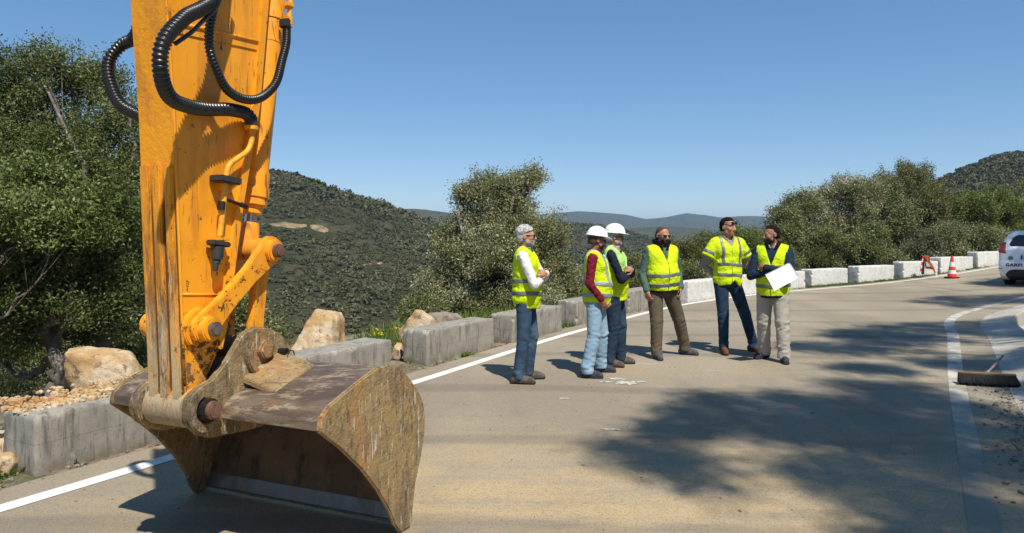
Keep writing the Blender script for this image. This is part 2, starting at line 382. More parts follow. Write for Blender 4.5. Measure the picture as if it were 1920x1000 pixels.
# white chalky splashes on the asphalt near the group
def splash(px, py, rx_, ry_, seed):
    y = CAMZ*1400/(py-435); x = (px-960)/1400*y; th = np.linspace(0, 2*np.pi, 40, endpoint=False); r_ = 1+.45*np.sin(th*3+seed)*np.cos(th*2+seed*2)+.3*np.sin(th*7+seed); a = x+rx_*r_*np.cos(th); b = y+ry_*r_*np.sin(th)
    V = np.vstack([[x, y, .005]]+[[p, q, .005] for p, q in zip(a, b)]); F = [(0, i+1, (i+1) % 40+1) for i in range(40)]
    tag(obj('road_mark', V, F, M_spl), kind='structure')
sp_ = NM('chalk_splash', .9, 0, .2); sp_.base((.62, .60, .54)); sp_.layer((.25, .22, .17), 22, .46, .56, .9, 6, .7); M_spl = sp_.done()
for a in ((1180, 719, .12, .09, 1), (1160, 711, .09, .05, 2), (1134, 717, .07, .03, 5), (1200, 716, .06, .03, 4), (1060, 748, .05, .02, 7), (1150, 806, .08, .02, 9)): splash(*a)
# ================================================================= DISTANCE-FIELD MODELLING
def smin(a, b, k):
    if k <= 0: return np.minimum(a, b)
    h = np.clip(.5+.5*(b-a)/k, 0, 1); return b*(1-h)+a*h-k*h*(1-h)
def smax(a, b, k): return -smin(-a, -b, k)
class Field:
    def __init__(s, lo, hi, h, init=.5):
        s.lo = np.array(lo, float); s.h = h; s.n = np.ceil((np.array(hi, float)-s.lo)/h).astype(int)+1
        s.ax = [s.lo[i]+h*np.arange(s.n[i]) for i in range(3)]
        s.D = np.full(s.n, init, np.float32)
    def sub(s, lo, hi):
        sl = []
        for i in range(3):
            a = int(np.clip(np.floor((lo[i]-s.lo[i])/s.h), 0, s.n[i])); b = int(np.clip(np.ceil((hi[i]-s.lo[i])/s.h)+1, 0, s.n[i])); sl.append(slice(a, b))
        X = s.ax[0][sl[0]][:, None, None].astype(np.float32); Y = s.ax[1][sl[1]][None, :, None].astype(np.float32); Z = s.ax[2][sl[2]][None, None, :].astype(np.float32)
        return tuple(sl), X, Y, Z
    def put(s, sl, d, k, cut=False):
        if s.D[sl].size == 0: return
        s.D[sl] = smax(s.D[sl], -d, k) if cut else smin(s.D[sl], d, k)
    def cap(s, a, b, r1, r2=None, k=.02, sc=(1, 1, 1), cut=False, M=.08):
        """tapered capsule; sc divides distances per axis (flattening)"""
        r2 = r1 if r2 is None else r2
        a = np.array(a, float); b = np.array(b, float); m = max(r1, r2)*max(1, *sc)+M
        sl, X, Y, Z = s.sub(np.minimum(a, b)-m, np.maximum(a, b)+m)
        sx, sy, sz = [1/c for c in sc]
        A = a*[sx, sy, sz]; B = b*[sx, sy, sz]; d = B-A; L = d@d+1e-12
        x = X*sx-A[0]; y = Y*sy-A[1]; z = Z*sz-A[2]
        t = np.clip((x*d[0]+y*d[1]+z*d[2])/L, 0, 1)
        q = np.sqrt((x-t*d[0])**2+(y-t*d[1])**2+(z-t*d[2])**2)-(r1+(r2-r1)*t)
        s.put(sl, q*min(1, *sc), k, cut); return s
    def ell(s, c, r, k=.02, cut=False, rot=None, M=.08):
        c = np.array(c, float); r = np.array(r, float); m = r.max()+M
        sl, X, Y, Z = s.sub(c-m, c+m); x = X-c[0]; y = Y-c[1]; z = Z-c[2]
        if rot is not None:
            Rm = np.array(rot).T; x, y, z = (Rm[0, 0]*x+Rm[0, 1]*y+Rm[0, 2]*z, Rm[1, 0]*x+Rm[1, 1]*y+Rm[1, 2]*z, Rm[2, 0]*x+Rm[2, 1]*y+Rm[2, 2]*z)
        k0 = np.sqrt((x/r[0])**2+(y/r[1])**2+(z/r[2])**2); k1 = np.sqrt((x/r[0]**2)**2+(y/r[1]**2)**2+(z/r[2]**2)**2)
        s.put(sl, k0*(k0-1)/(k1+1e-6), k, cut); return s
    def box(s, c, hd, r=.005, k=.01, cut=False, rot=None, M=.06):
        c = np.array(c, float); m = np.linalg.norm(hd)+M
        sl, X, Y, Z = s.sub(c-m, c+m); x = X-c[0]; y = Y-c[1]; z = Z-c[2]
        if rot is not None:
            Rm = np.array(rot).T; x, y, z = (Rm[0, 0]*x+Rm[0, 1]*y+Rm[0, 2]*z, Rm[1, 0]*x+Rm[1, 1]*y+Rm[1, 2]*z, Rm[2, 0]*x+Rm[2, 1]*y+Rm[2, 2]*z)
        qx = abs(x)-hd[0]+r+0*y+0*z; qy = abs(y)-hd[1]+r+0*x+0*z; qz = abs(z)-hd[2]+r+0*x+0*y
        d = np.sqrt(np.maximum(qx, 0)**2+np.maximum(qy, 0)**2+np.maximum(qz, 0)**2)+np.minimum(np.maximum(qx, np.maximum(qy, qz)), 0)-r
        s.put(sl, d, k, cut); return s
    def XYZ(s):
        return s.ax[0][:, None, None].astype(np.float32), s.ax[1][None, :, None].astype(np.float32), s.ax[2][None, None, :].astype(np.float32)
    def cutf(s, f, k=.006):
        """keep where f<0"""
        s.D = smax(s.D, (f+0*s.D).astype(np.float32), k); return s
    def copy(s):
        o = Field.__new__(Field); o.lo = s.lo; o.h = s.h; o.n = s.n; o.ax = s.ax; o.D = s.D.copy(); return o
    def mesh(s):
        D = s.D.copy(); D[0] = D[-1] = 1; D[:, 0] = D[:, -1] = 1; D[:, :, 0] = D[:, :, -1] = 1
        I = D < 0; n = np.array(D.shape)
        cnt = np.zeros(n-1, np.int8)
        for dx in (0, 1):
            for dy in (0, 1):
                for dz in (0, 1): cnt += I[dx:n[0]-1+dx, dy:n[1]-1+dy, dz:n[2]-1+dz]
        act = np.argwhere((cnt > 0) & (cnt < 8)); idx = np.full(n-1, -1, np.int64); idx[tuple(act.T)] = np.arange(len(act))
        acc = np.zeros((len(act), 3)); w = np.zeros(len(act))
        cr = [(0, 0, 0), (1, 0, 0), (0, 1, 0), (1, 1, 0), (0, 0, 1), (1, 0, 1), (0, 1, 1), (1, 1, 1)]
        val = [D[act[:, 0]+c[0], act[:, 1]+c[1], act[:, 2]+c[2]] for c in cr]
        for i in range(8):
            for j in range(i+1, 8):
                if sum(abs(cr[i][q]-cr[j][q]) for q in range(3)) != 1: continue
                a, b = val[i], val[j]; m = (a < 0) != (b < 0); t = np.where(m, a/(a-b+1e-12), 0)
                p = np.array(cr[i])[None]+t[:, None]*(np.array(cr[j])-np.array(cr[i]))[None]
                acc += p*m[:, None]; w += m
        V = (act+acc/w[:, None])*s.h+s.lo
        F = []
        for ax in range(3):
            sa = [slice(None)]*3; sb = [slice(None)]*3; sa[ax] = slice(0, -1); sb[ax] = slice(1, None)
            A = I[tuple(sa)]; B = I[tuple(sb)]; e = np.argwhere(A != B); ins = A[tuple(e.T)]
            u, v = [(1, 2), (2, 0), (0, 1)][ax]
            ok = (e[:, u] > 0) & (e[:, v] > 0) & (e[:, u] < n[u]-1) & (e[:, v] < n[v]-1); e = e[ok]; ins = ins[ok]
            def g(du, dv):
                q = e.copy(); q[:, u] -= du; q[:, v] -= dv; return idx[tuple(q.T)]
            q = np.stack([g(1, 1), g(0, 1), g(0, 0), g(1, 0)], 1)
            q[~ins] = q[~ins][:, ::-1]; F.append(q)
        F = np.concatenate(F)
        return V, F
def relax(V, F, it=1, lam=.5):
    """light laplacian smoothing for quads"""
    for _ in range(it):
        acc = np.zeros_like(V); w = np.zeros(len(V))
        for i in range(4):
            a = F[:, i]; b = F[:, (i+1) % 4]
            np.add.at(acc, a, V[b]); np.add.at(acc, b, V[a]); np.add.at(w, a, 1); np.add.at(w, b, 1)
        V = V+lam*(acc/np.maximum(w, 1)[:, None]-V)
    return V
def poly2(px, X, Y):
    """signed distance to 2D polygon (negative inside)"""
    p = np.asarray(px, float); d = np.full(np.broadcast(X, Y).shape, 1e9); s = np.ones(d.shape)
    n = len(p)
    for i in range(n):
        a = p[i]; b = p[i-1]; e = b-a; wx = X-a[0]; wy = Y-a[1]; t = np.clip((wx*e[0]+wy*e[1])/(e@e), 0, 1)
        d = np.minimum(d, (wx-e[0]*t)**2+(wy-e[1]*t)**2)
        c1 = Y >= a[1]; c2 = Y < b[1]; c3 = e[0]*wy > e[1]*wx
        fl = (c1 & c2 & c3) | (~c1 & ~c2 & ~c3); s = np.where(fl, -s, s)
    return (np.sqrt(d)*s).astype(np.float32)
def wob(X, Y, Z, f, seed, n=7):
    """cheap smooth 3D noise, about -1..1"""
    r = np.random.default_rng(seed); o = 0
    for i in range(n):
        d = r.normal(size=3); d /= np.linalg.norm(d); ff = f*(.6+1.2*r.random())
        o = o+np.sin((X*d[0]+Y*d[1]+Z*d[2])*ff+r.random()*6.28)*np.cos((X*d[1]-Y*d[2]+Z*d[0])*ff*.7+r.random()*6.28)
    return o/n*2.2
# ================================================================= EXCAVATOR ARM AND BUCKET
AL = math.atan(.64/1.425); UA = np.array([math.cos(AL), -math.sin(AL), 0]); VA = np.array([math.sin(AL), math.cos(AL), 0]); ZA = np.array([0, 0, 1.])
EO = np.array([-2.05, 4.71, 0.])
TAPER = [0.]
def W3(u, v, z): return EO+UA*(u+TAPER[0]*max(0, min(1, z/.72))**.8*max(0, 1-u/1.55))+VA*v+ZA*z
def un(px, py, u):
    """pixel on the plane u -> (v,z)"""
    a = (px-960)/1400; b = EO+UA*u; v = (a*b[1]-b[0])/(VA[0]-a*VA[1]); y = b[1]+VA[1]*v
    return np.array([v, CAMZ-(py-435)/1400*y])
def uns(pts, u): return [un(x, y, u) for x, y in pts]
# materials
ya = NM('orange_machine_paint', .42, 0, .45); ya.base((.95, .385, .018))
ya.layer((.86, .325, .016), 1.6, .4, .65, .8, 5, .6); ya.layer((.60, .21, .02), 5, .55, .72, .5, 8, .7, (1, 1, .5))
def wear(n, lowmud=True):
    sc = n.ramp(n.noise(9, 8, .78, 1.2, (1, 1, .5)), .665, .70)
    n.mixc(sc, (.045, .028, .018), .9)
    _streak(n, (.10, .05, .02), 35, .66, 4, .8, 16, None, 1); _streak(n, (.05, .028, .015), -50, .67, 5, .85, 18, None, 4); _streak(n, (.12, .055, .02), 80, .64, 4, .7, 14, None, 7); _streak(n, (.07, .035, .015), 5, .665, 4, .7, 16, None, 9)
    n.layer((.62, .22, .02), 7, .5, .62, .55, 6, .6, (1, 1, .16), loc=(1, 5, 2)); n.layer((.96, .47, .06), 3, .55, .7, .25, 6, .6, loc=(7, 5, 2))
    n.layer((.022, .016, .012), 34, .70, .735, .9, 4, .6)
    low = n.axis(2, .75, 1.75, True)
    n.mixc(n.ramp(n.math('ADD', n.noise(8, 9, .8), n.math('MULTIPLY', low, .13)), .625, .645), (.05, .028, .015), .95)
    n.mixc(n.ramp(n.math('ADD', n.noise(17, 6, .7, loc=(4, 4, 1)), n.math('MULTIPLY', low, .10)), .65, .67), (.10, .045, .02), .9)
    if lowmud:
        lo2 = n.axis(2, .72, 1.25, True)
        n.mixc(n.math('MULTIPLY', lo2, n.ramp(n.noise(6, 8, .7, loc=(3, 3, 3)), .42, .6)), (.27, .19, .11), .8)
wear(ya); ya.bump(ya.noise(45, 4, .6), .12, .004)
ya.bump(ya.noise(9, 4, .6), .15, .01); M_or = ya.done()
fr = NM('scraped_machine_paint', .6, 0, .3); fr.base((.93, .385, .022)); fr.layer((.66, .26, .03), 6, .45, .62, .8, 8, .7, (1, 1, .35))
fr.layer((.10, .05, .025), 9, .565, .62, .92, 9, .75, (1.6, 1.6, .22)); fr.layer((.30, .16, .07), 14, .56, .64, .8, 8, .7, (1.5, 1.5, .18), loc=(2, 7, 1))
mk = fr.axis(2, .95, 2.1, True)
fr.mixc(fr.math('MULTIPLY', mk, fr.ramp(fr.noise(7, 9, .78, 0, (2.2, 2.2, .18), loc=(7, 1, 3)), .49, .54)), (.10, .05, .022), .95)
fr.mixc(fr.math('MULTIPLY', mk, fr.ramp(fr.noise(12, 9, .75, 0, (2.2, 2.2, .25), loc=(1, 9, 3)), .57, .62)), (.66, .62, .55), .9)
fr.mixc(fr.math('MULTIPLY', fr.axis(2, .85, 1.5, True), fr.ramp(fr.noise(9, 8, .75, 0, (1, 1, .6), loc=(2, 2, 8)), .38, .52)), (.54, .44, .27), .95)
fr.mixc(fr.axis(2, .72, .98, True), (.30, .235, .155), .85); fr.layer((.09, .06, .04), 16, .6, .66, .8, 8, .7, (1, 1, .5), loc=(4, 4, 4))
M_frd = None
fr.bump(fr.noise(22, 8, .75, 0, (1.5, 1.5, .4)), .7, .02); M_scr = fr.done()
st = NM('worn_bucket_steel', .72, .05, .35); st.base((.37, .255, .115)); st.layer((.22, .155, .082), 3.2, .42, .62, .85, 8, .7)
st.layer((.44, .21, .07), 4, .50, .62, .7, 8, .7, (1, 1, .5), loc=(4, 0, 0)); st.layer((.12, .095, .068), 2.3, .47, .62, .8, 9, .7, (1, 1, .4), loc=(0, 8, 0))
st.layer((.56, .48, .36), 9, .60, .68, .55, 9, .8, (1.2, 1.2, .7), loc=(0, 0, 5)); st.layer((.075, .05, .03), 14, .60, .66, .75, 9, .75, (1, 1, .6), loc=(5, 3, 0))
st.layer((.36, .30, .20), 13, .52, .62, .6, 9, .78, (1, 1, .6), loc=(6, 2, 9)); st.layer((.10, .07, .045), 22, .54, .62, .65, 8, .75, (1.4, 1.4, .45), loc=(2, 6, 9))
for k, an_ in enumerate((20, -35, 70, -75)): _streak(st, (.66, .60, .50), an_, .655, 6, .75, 10, None, 3+k*2)
_streak(st, (.07, .045, .03), 85, .62, 5, .7, 9, None, 15)
st.bump(st.noise(28, 9, .75), .8, .016); st.bump(st.noise(7, 6, .6), .5, .03); M_st = st.done()
bp = NM('bare_bucket_steel', .5, .35, .5); bp.base((.115, .082, .062)); bp.layer((.24, .185, .13), 5, .42, .6, .8, 8, .7, (.35, 1, 3), (0, 0, AL))
bp.layer((.42, .33, .22), 7, .50, .60, .9, 9, .8, (.45, 1.2, 2), (0, 0, AL), loc=(3, 1, 0)); bp.layer((.33, .15, .06), 12, .6, .68, .5, 8, .7)
bp.bump(bp.noise(26, 8, .7, 0, (.4, 1, 2), (0, 0, AL)), .6, .010); M_bp = bp.done()
ins = NM('rusty_bucket_inside', .8, .05, .3); ins.base((.105, .066, .038)); ins.layer((.19, .115, .058), 3, .45, .65, .7, 8, .7); ins.layer((.05, .028, .016), 6, .5, .62, .8, 9, .7, (1, 1, .4))
ins.layer((.26, .20, .13), 9, .6, .7, .6, 8, .7); ins.bump(ins.noise(25, 7, .7), .5, .012); M_in = ins.done()
lp = NM('polished_cutting_edge', .42, .6, .5); lp.base((.15, .15, .15)); lp.layer((.085, .075, .065), 5, .42, .62, .8, 8, .7, (1, 1, .25)); lp.layer((.20, .13, .075), 8, .50, .62, .85, 8, .7, (1, 1, .4))
lp.bump(lp.noise(40, 6, .7, 0, (1, 1, .3)), .3, .004); M_lip = lp.done()
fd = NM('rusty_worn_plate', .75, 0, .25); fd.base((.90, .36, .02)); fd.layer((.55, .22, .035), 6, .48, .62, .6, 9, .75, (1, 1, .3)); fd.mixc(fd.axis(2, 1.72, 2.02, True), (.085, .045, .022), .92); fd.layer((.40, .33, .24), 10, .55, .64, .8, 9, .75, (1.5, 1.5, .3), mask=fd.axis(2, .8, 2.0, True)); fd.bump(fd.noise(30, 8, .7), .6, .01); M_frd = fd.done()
M_pin = plain('pin_steel', (.30, .25, .20), .4, .6, .5, .4, 18, .3, 60)
M_pind = plain('dark_greasy_steel', (.035, .030, .027), .4, .3, .5, .5, 25, .3, 60)
M_pinr = plain('rusty_pin_face', (.22, .12, .085), .6, .2, .4, .4, 30, .4, 60)
M_chr = plain('chrome_rod', (.55, .55, .54), .18, 1, .5, .2, 10)
M_hose = plain('black_rubber_hose', (.016, .016, .018), .33, 0, .55, .3, 30, .25, 140, .001)
M_fit = plain('grey_fitting', (.07, .072, .07), .5, .4, .5, .3, 40, .4, 120)
M_yel = NM('yellow_pipe_paint', .45, 0, .45).base((.83, .40, .03)).layer((.62, .25, .03), 14, .5, .65, .7).layer((.06, .04, .02), 30, .66, .7, .9); M_yel.bump(M_yel.noise(60), .2, .003); M_yel = M_yel.done()
def prism(mb, poly, u0, u1):
    p = [np.array(q) for q in poly]; n = len(p)
    V = [W3(u0, q[0], q[1]) for q in p]+[W3(u1, q[0], q[1]) for q in p]
    F = [tuple(range(n))[::-1], tuple(range(n, 2*n))]+[(i, (i+1) % n, n+(i+1) % n, n+i) for i in range(n)]
    return mb.add(V, F)
def disc(mb, c, r, u0, u1, n=28, r2=None):
    return mb.tube([W3(u0, *c), W3(u1, *c)], [r, r2 or r], n)
def circ(c, r, a0, a1, n=10):
    return [np.array([c[0]+r*math.cos(R(a)), c[1]+r*math.sin(R(a))]) for a in np.linspace(a0, a1, n)]
PA = np.array([-.751, 1.18]); PB = np.array([-.296, 1.549]); PCn = np.array([-.366, 1.025]); PD = np.array([-.77, .792])
EX = empty('excavator_arm', tuple(W3(.78, -.3, 0)), 'orange hydraulic excavator arm with wide muddy bucket resting on the road', 'excavator')
# ---- stick : box section with side plates, back flange and scraped front face
U0, U1 = .665, .895
fpx = [(303, -260), (310, 0), (318, 110), (325, 210), (333, 420), (340, 600), (345, 720)]
bpx = [(522, -260), (500, 0), (483, 200), (452, 385), (434, 520), (424, 600), (412, 655), (392, 700), (385, 725)]
fr_ = uns(fpx, U1); bk_ = uns(bpx, U1)
nose = circ(PD, .092, 205, 350, 9)
sidepoly = fr_+nose+bk_[::-1]
mb = MB(); prism(mb, sidepoly, U0, U1); mb.build('stick', M_or, EX, bevel=.006)
# front face ribs (scraped)
def strip(u0, u1, prof, proud, mb):
    # prof: list (v,z) on front edge, box strip standing proud of it towards -v
    n = len(prof); V = []
    for q in prof:
        for (uu, dv) in ((u0, .004), (u0, -proud), (u1, -proud), (u1, .004)): V.append(W3(uu, q[0]+dv, q[1]))
    F = []
    for i in range(n-1):
        for j in range(4): F.append((i*4+j, i*4+(j+1) % 4, (i+1)*4+(j+1) % 4, (i+1)*4+j))
    F += [(0, 1, 2, 3)[::-1], tuple(range((n-1)*4, n*4))]
    mb.add(V, F)
def fv(z): zz = [q[1] for q in fr_][::-1]; v_ = [q[0] for q in fr_][::-1]; return float(np.interp(z, zz, v_))
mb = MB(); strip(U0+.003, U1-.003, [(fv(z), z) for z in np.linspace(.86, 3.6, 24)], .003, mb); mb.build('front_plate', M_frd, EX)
for (a, b) in ((U0+.008, U0+.062), (U0+.088, U0+.142), (U0+.168, U0+.218)):
    z1 = rng.uniform(1.86, 1.98); mb = MB()
    strip(a, b, [(fv(z), z) for z in np.linspace(.84, z1, 20)], .020, mb); mb.build('wear_strip', M_scr, EX, bevel=.007)
# nose casting
mb = MB(); disc(mb, PD, .098, U0-.018, U1+.018, 36); mb.build('stick_nose', M_scr, EX, bevel=.008)
# back flange along the side plate, and welded seams
fl = [np.array(q) for q in bk_[:-2]]
mb = MB()
for i in range(len(fl)-1):
    a, b = fl[i], fl[i+1]; t = (b-a)/np.linalg.norm(b-a); nrm = np.array([t[1], -t[0]]); nrm = nrm if nrm[0] < 0 else -nrm
    prism(mb, [a+nrm*.045, a, b, b+nrm*.045], U1-.01, U1+.018)
o = mb.build('edge_flange', M_or, EX)
sv = [un(x, y, U1+.002) for x, y in ((318, 42), (400, 58), (487, 80))]
mb = MB()
mb.tube([W3(U1+.004, *q) for q in sv], .011, 8); mb.tube([W3(U1+.001, *un(x, y, U1)) for x, y in ((338, 552), (431, 553))], .006, 6)
mb.tube([W3(U1+.000, q[0]+.004, q[1]) for q in fr_], .0075, 6)
mb.build('weld_seam', M_or, EX, smooth=True)
mb = MB(); prism(mb, [un(320, 60, U1), un(486, 96, U1), un(497, -30, U1), un(315, -50, U1)], U1, U1+.006); mb.build('upper_doubler_plate', M_or, EX, bevel=.002)
# boss plate round pin A
for (a, b) in ((U1-.01, U1+.022), (U0-.022, U0+.01)):
    mb = MB(); disc(mb, PA, .098, a, b, 36); mb.build('pivot_boss', M_or, EX, bevel=.006)
# ---- lever pair A-B, and tipping link B-C
def bar(c1, c2, r1, r2, waist, n=10):
    d = c2-c1; an = math.degrees(math.atan2(d[1], d[0])); t = d/np.linalg.norm(d); nn = np.array([-t[1], t[0]])
    m1 = c1+d*.33; m2 = c1+d*.66
    return circ(c1, r1, an+100, an+260, n)+[m1-nn*waist, m2-nn*waist]+circ(c2, r2, an-80, an+80, n)+[m2+nn*waist, m1+nn*waist]
for (a, b) in ((U1+.022, U1+.062), (U0-.062, U0-.022)):
    mb = MB(); prism(mb, bar(PA, PB, .075, .078, .052), a, b); mb.build('lever', M_or, EX, bevel=.006)
for (a, b) in ((.862, .905), (.655, .698)):
    mb = MB(); prism(mb, bar(PCn, PB, .060, .066, .046), a, b); mb.build('tipping_link', M_or, EX, bevel=.006)
# pins with collars
for (c, r, u1, cr, m1, m2) in ((PA, .036, 1.03, .062, M_or, M_pin), (PB, .036, 1.015, .062, M_or, M_pinr), (PD, .044, 1.04, .056, M_pind, M_pinr), (PCn, .050, .995, .060, M_st, M_st)):
    mb = MB(); disc(mb, c, cr, 1.56-u1+.03, u1-.03, 32); s_ = mb.build('pin_collar', m1, EX, bevel=.007)
    mb = MB(); disc(mb, c, r, 1.56-u1, u1, 32); mb.build('pin', m2, s_, bevel=.008)
mb = MB(); disc(mb, PB, .048, .69, .87, 28); mb.build('rod_eye', M_or, EX, bevel=.006)
# ---- bucket cylinder
def cyl(name, p0, p1, r0, r1, m, bev=.004, par=None, n=32):
    mb = MB(); mb.tube([p0, p1], [r0, r1], n); return mb.build(name, m, par or EX, bevel=bev)
top = np.array(un(519, -60, .78)); ax0 = W3(.78, *PB)
axd = W3(.78, *top)-ax0; axd /= np.linalg.norm(axd)
def ac(t): return ax0+axd*t
zt = lambda py, t0=.3: t0
def tpy(py):  # distance along the axis that projects to image row py
    ts_ = np.linspace(-.2, 3, 3000); q = ax0[None]+axd[None]*ts_[:, None]; yy = 435-(q[:, 2]-CAMZ)*1400/q[:, 1]
    return float(ts_[np.argmin(abs(yy-py))])
t_rod, t_gl0, t_gl1, t_bar = tpy(470), tpy(402), tpy(322), tpy(-230)
cyl('cylinder_rod', ac(t_rod), ac(tpy(395)), .034, .034, M_chr)
cyl('rod_end', ac(.02), ac(tpy(418)), .062, .048, M_or)
cyl('gland_neck', ac(t_gl0), ac(tpy(385)), .058, .058, M_or)
b = cyl('cylinder_barrel', ac(tpy(345)), ac(t_bar), .070, .070, M_or)
cyl('cylinder_gland', ac(tpy(387)), ac(t_gl1), .078, .080, M_or, .006)
cyl('gland_flange', ac(tpy(372)), ac(tpy(352)), .086, .086, M_or, .004)
e1 = np.cross(axd, UA); e1 /= np.linalg.norm(e1); e2 = np.cross(axd, e1)
for k in range(10):
    mb = MB(); q = ac(tpy(379))+(math.cos(k*.628)*e1+math.sin(k*.628)*e2)*.070; mb.tube([q-axd*.012, q+axd*.03], .009, 6)
    mb.build('gland_bolt', M_or, EX)
cyl('barrel_band', ac(tpy(82)), ac(tpy(76)), .0725, .0725, M_or, .002); cyl('barrel_band', ac(tpy(40)), ac(tpy(24)), .076, .076, M_or, .003)
# steel pipe riding on the barrel with clamps
off = UA*.07+VA*.065
mb = MB(); mb.tube([ac(tpy(38))+off, ac(t_bar)+off], .014, 12); mb.tube([ac(tpy(48))+off, ac(tpy(30))+off], .024, 12); pp = mb.build('barrel_pipe', M_yel, EX, smooth=True, auto=True)
for py in (8, 34):
    mb = MB(); mb.box(ac(tpy(py))+off*.8, (.07, .05, .026), np.stack([UA, VA, ZA], 1)); mb.build('pipe_clamp', M_yel, EX, bevel=.004)
# ---- hoses
def hose(name, pts, r, mat=M_hose, pitch=.021, amp=.13, us=None, n=14):
    q = np.array([W3(u, *un(px, py, u)) for (px, py, u) in pts]); q = spline(q, 24)
    d = np.r_[0, np.cumsum(np.linalg.norm(np.diff(q, axis=0), axis=1))]; m = int(d[-1]/pitch*6); s = np.linspace(0, d[-1], m)
    q = np.stack([np.interp(s, d, q[:, i]) for i in range(3)], 1)
    q += .003*np.sin(s*23)[:, None]*np.array([1, .5, .3])
    mb = MB(); mb.tube(q, r*(1+amp*np.sin(s*2*np.pi/pitch)), n); return mb.build(name, mat, EX, smooth=True)
hose('hydraulic_hose', [(430, -150, .96), (418, -60, 1.0), (402, -6, 1.06), (378, 16, 1.10), (345, 34, 1.14), (316, 64, 1.16), (301, 105, 1.15), (302, 148, 1.12), (322, 184, 1.07), (352, 200, 1.02), (392, 205, .985), (432, 206, .965), (460, 212, .95), (471, 226, .94)], .031)
hose('hydraulic_hose', [(440, -150, .95), (424, -60, .98), (404, -2, 1.02), (394, 40, 1.03), (394, 88, 1.03), (404, 130, 1.02), (424, 165, 1.01), (456, 186, 1.0), (488, 184, .99), (512, 163, .98), (527, 125, .96), (535, 85, .93), (539, 46, .90)], .0215, pitch=.017)
hose('hydraulic_hose', [(275, -120, .60), (262, 40, .58), (250, 72, .50), (228, 84, .42), (209, 108, .37), (203, 140, .37), (211, 172, .41), (228, 197, .48), (250, 212, .56), (275, 224, .64)], .029)
hose('thin_hose', [(440, -80, 1.03), (415, -10, 1.075), (400, 20, 1.09), (368, 52, 1.12), (330, 82, 1.14)], .010, pitch=.03, amp=.02)
mb = MB(); mb.box(W3(.905, *un(534, 44, .905)), (.07, .03, .05), np.stack([UA, VA, ZA], 1)); mb.build('hose_elbow', M_fit, EX, bevel=.008)
# ---- side pipe, clamps and grease valve
u = U1+.045
pp = spline([W3(u, *un(x, y, u)) for x, y in ((471, 238), (472, 262), (464, 283), (446, 297), (430, 310), (424, 330), (421, 360), (417, 400), (412, 446))], 8)
mb = MB(); mb.tube(pp, .0145, 12); pipe = mb.build('steel_pipe', M_yel, EX, smooth=True)
mb = MB(); mb.tube([W3(u, *un(471, 226, u)), W3(u, *un(471, 236, u))], .033, 16); mb.build('hose_collar', M_fit, EX, bevel=.003)
mb = MB(); mb.tube([W3(u, *un(471, 236, u)), W3(u, *un(471, 244, u))], .036, 16); mb.build('pipe_flange', M_yel, EX, bevel=.003)
def blk(name, px, py, uu, d, m, bev=.005, tilt=0, par=None):
    c, s = math.cos(R(tilt)), math.sin(R(tilt)); M = np.stack([UA, VA*c+ZA*s, -VA*s+ZA*c], 1)
    mb = MB(); mb.box(W3(uu, *un(px, py, uu)), d, M); return mb.build(name, m, par or EX, bevel=bev)
blk('pipe_clamp', 423, 338, U1+.05, (.09, .135, .034), M_fit, .006, -6); blk('clamp_block', 420, 350, U1+.02, (.05, .06, .04), M_or)
blk('valve_flange', 410, 457, U1+.045, (.06, .115, .026), M_fit, .006, -8); blk('flange_pad', 411, 448, U1+.03, (.06, .09, .018), M_or, .003)
mb = MB(); u2 = U1+.05; mb.tube([W3(u2, *un(408, 462, u2)), W3(u2, *un(407, 487, u2))], [.034, .030], 8); mb.tube([W3(u2, *un(407, 487, u2)), W3(u2, *un(405, 495, u2))], .02, 12); mb.tube([W3(u2, *un(405, 493, u2)), W3(u2, *un(403, 508, u2))], [.017, .013], 12); mb.build('grease_valve', M_fit, EX, bevel=.002)
mb = MB(); mb.tube([W3(u2, *un(424, 374, u2)), W3(u2, *un(457, 386, u2))], .009, 8); mb.tube([W3(u2, *un(452, 384, u2)), W3(u2, *un(462, 388, u2))], .014, 8); mb.tube([W3(u2, *un(416, 378, u2)), W3(u2, *un(414, 394, u2))], .02, 8); mb.build('bleed_screw', M_pind, EX, smooth=True, auto=True)
# ---- bucket
BU0, BU1 = .03, 1.575
out = [(600, 811), (603, 785), (618, 762), (636, 747), (676, 714), (708, 690), (727, 684), (746, 688), (762, 700), (774, 716), (788, 737), (795, 758), (798, 785), (797, 812), (793, 838), (788, 868), (780, 905), (776, 940), (773, 975), (770, 1004)]
cut = [(752, 1012), (741, 985), (732, 960), (710, 921), (680, 881), (640, 842)]
outl = [np.array(q) for q in uns(out, BU1)]; cutl = [np.array(q) for q in uns(cut, BU1)]
outl = [np.array([q[0], max(q[1], .004)]) for q in outl]; cutl = [np.array([q[0], max(q[1], .004)]) for q in cutl]
TAPER[0] = .13
for (a, b) in ((BU1-.028, BU1), (BU0, BU0+.028)):
    mb = MB(); prism(mb, outl+cutl, a, b); mb.build('bucket_side_plate', M_st, EX, bevel=.007, seg=3)
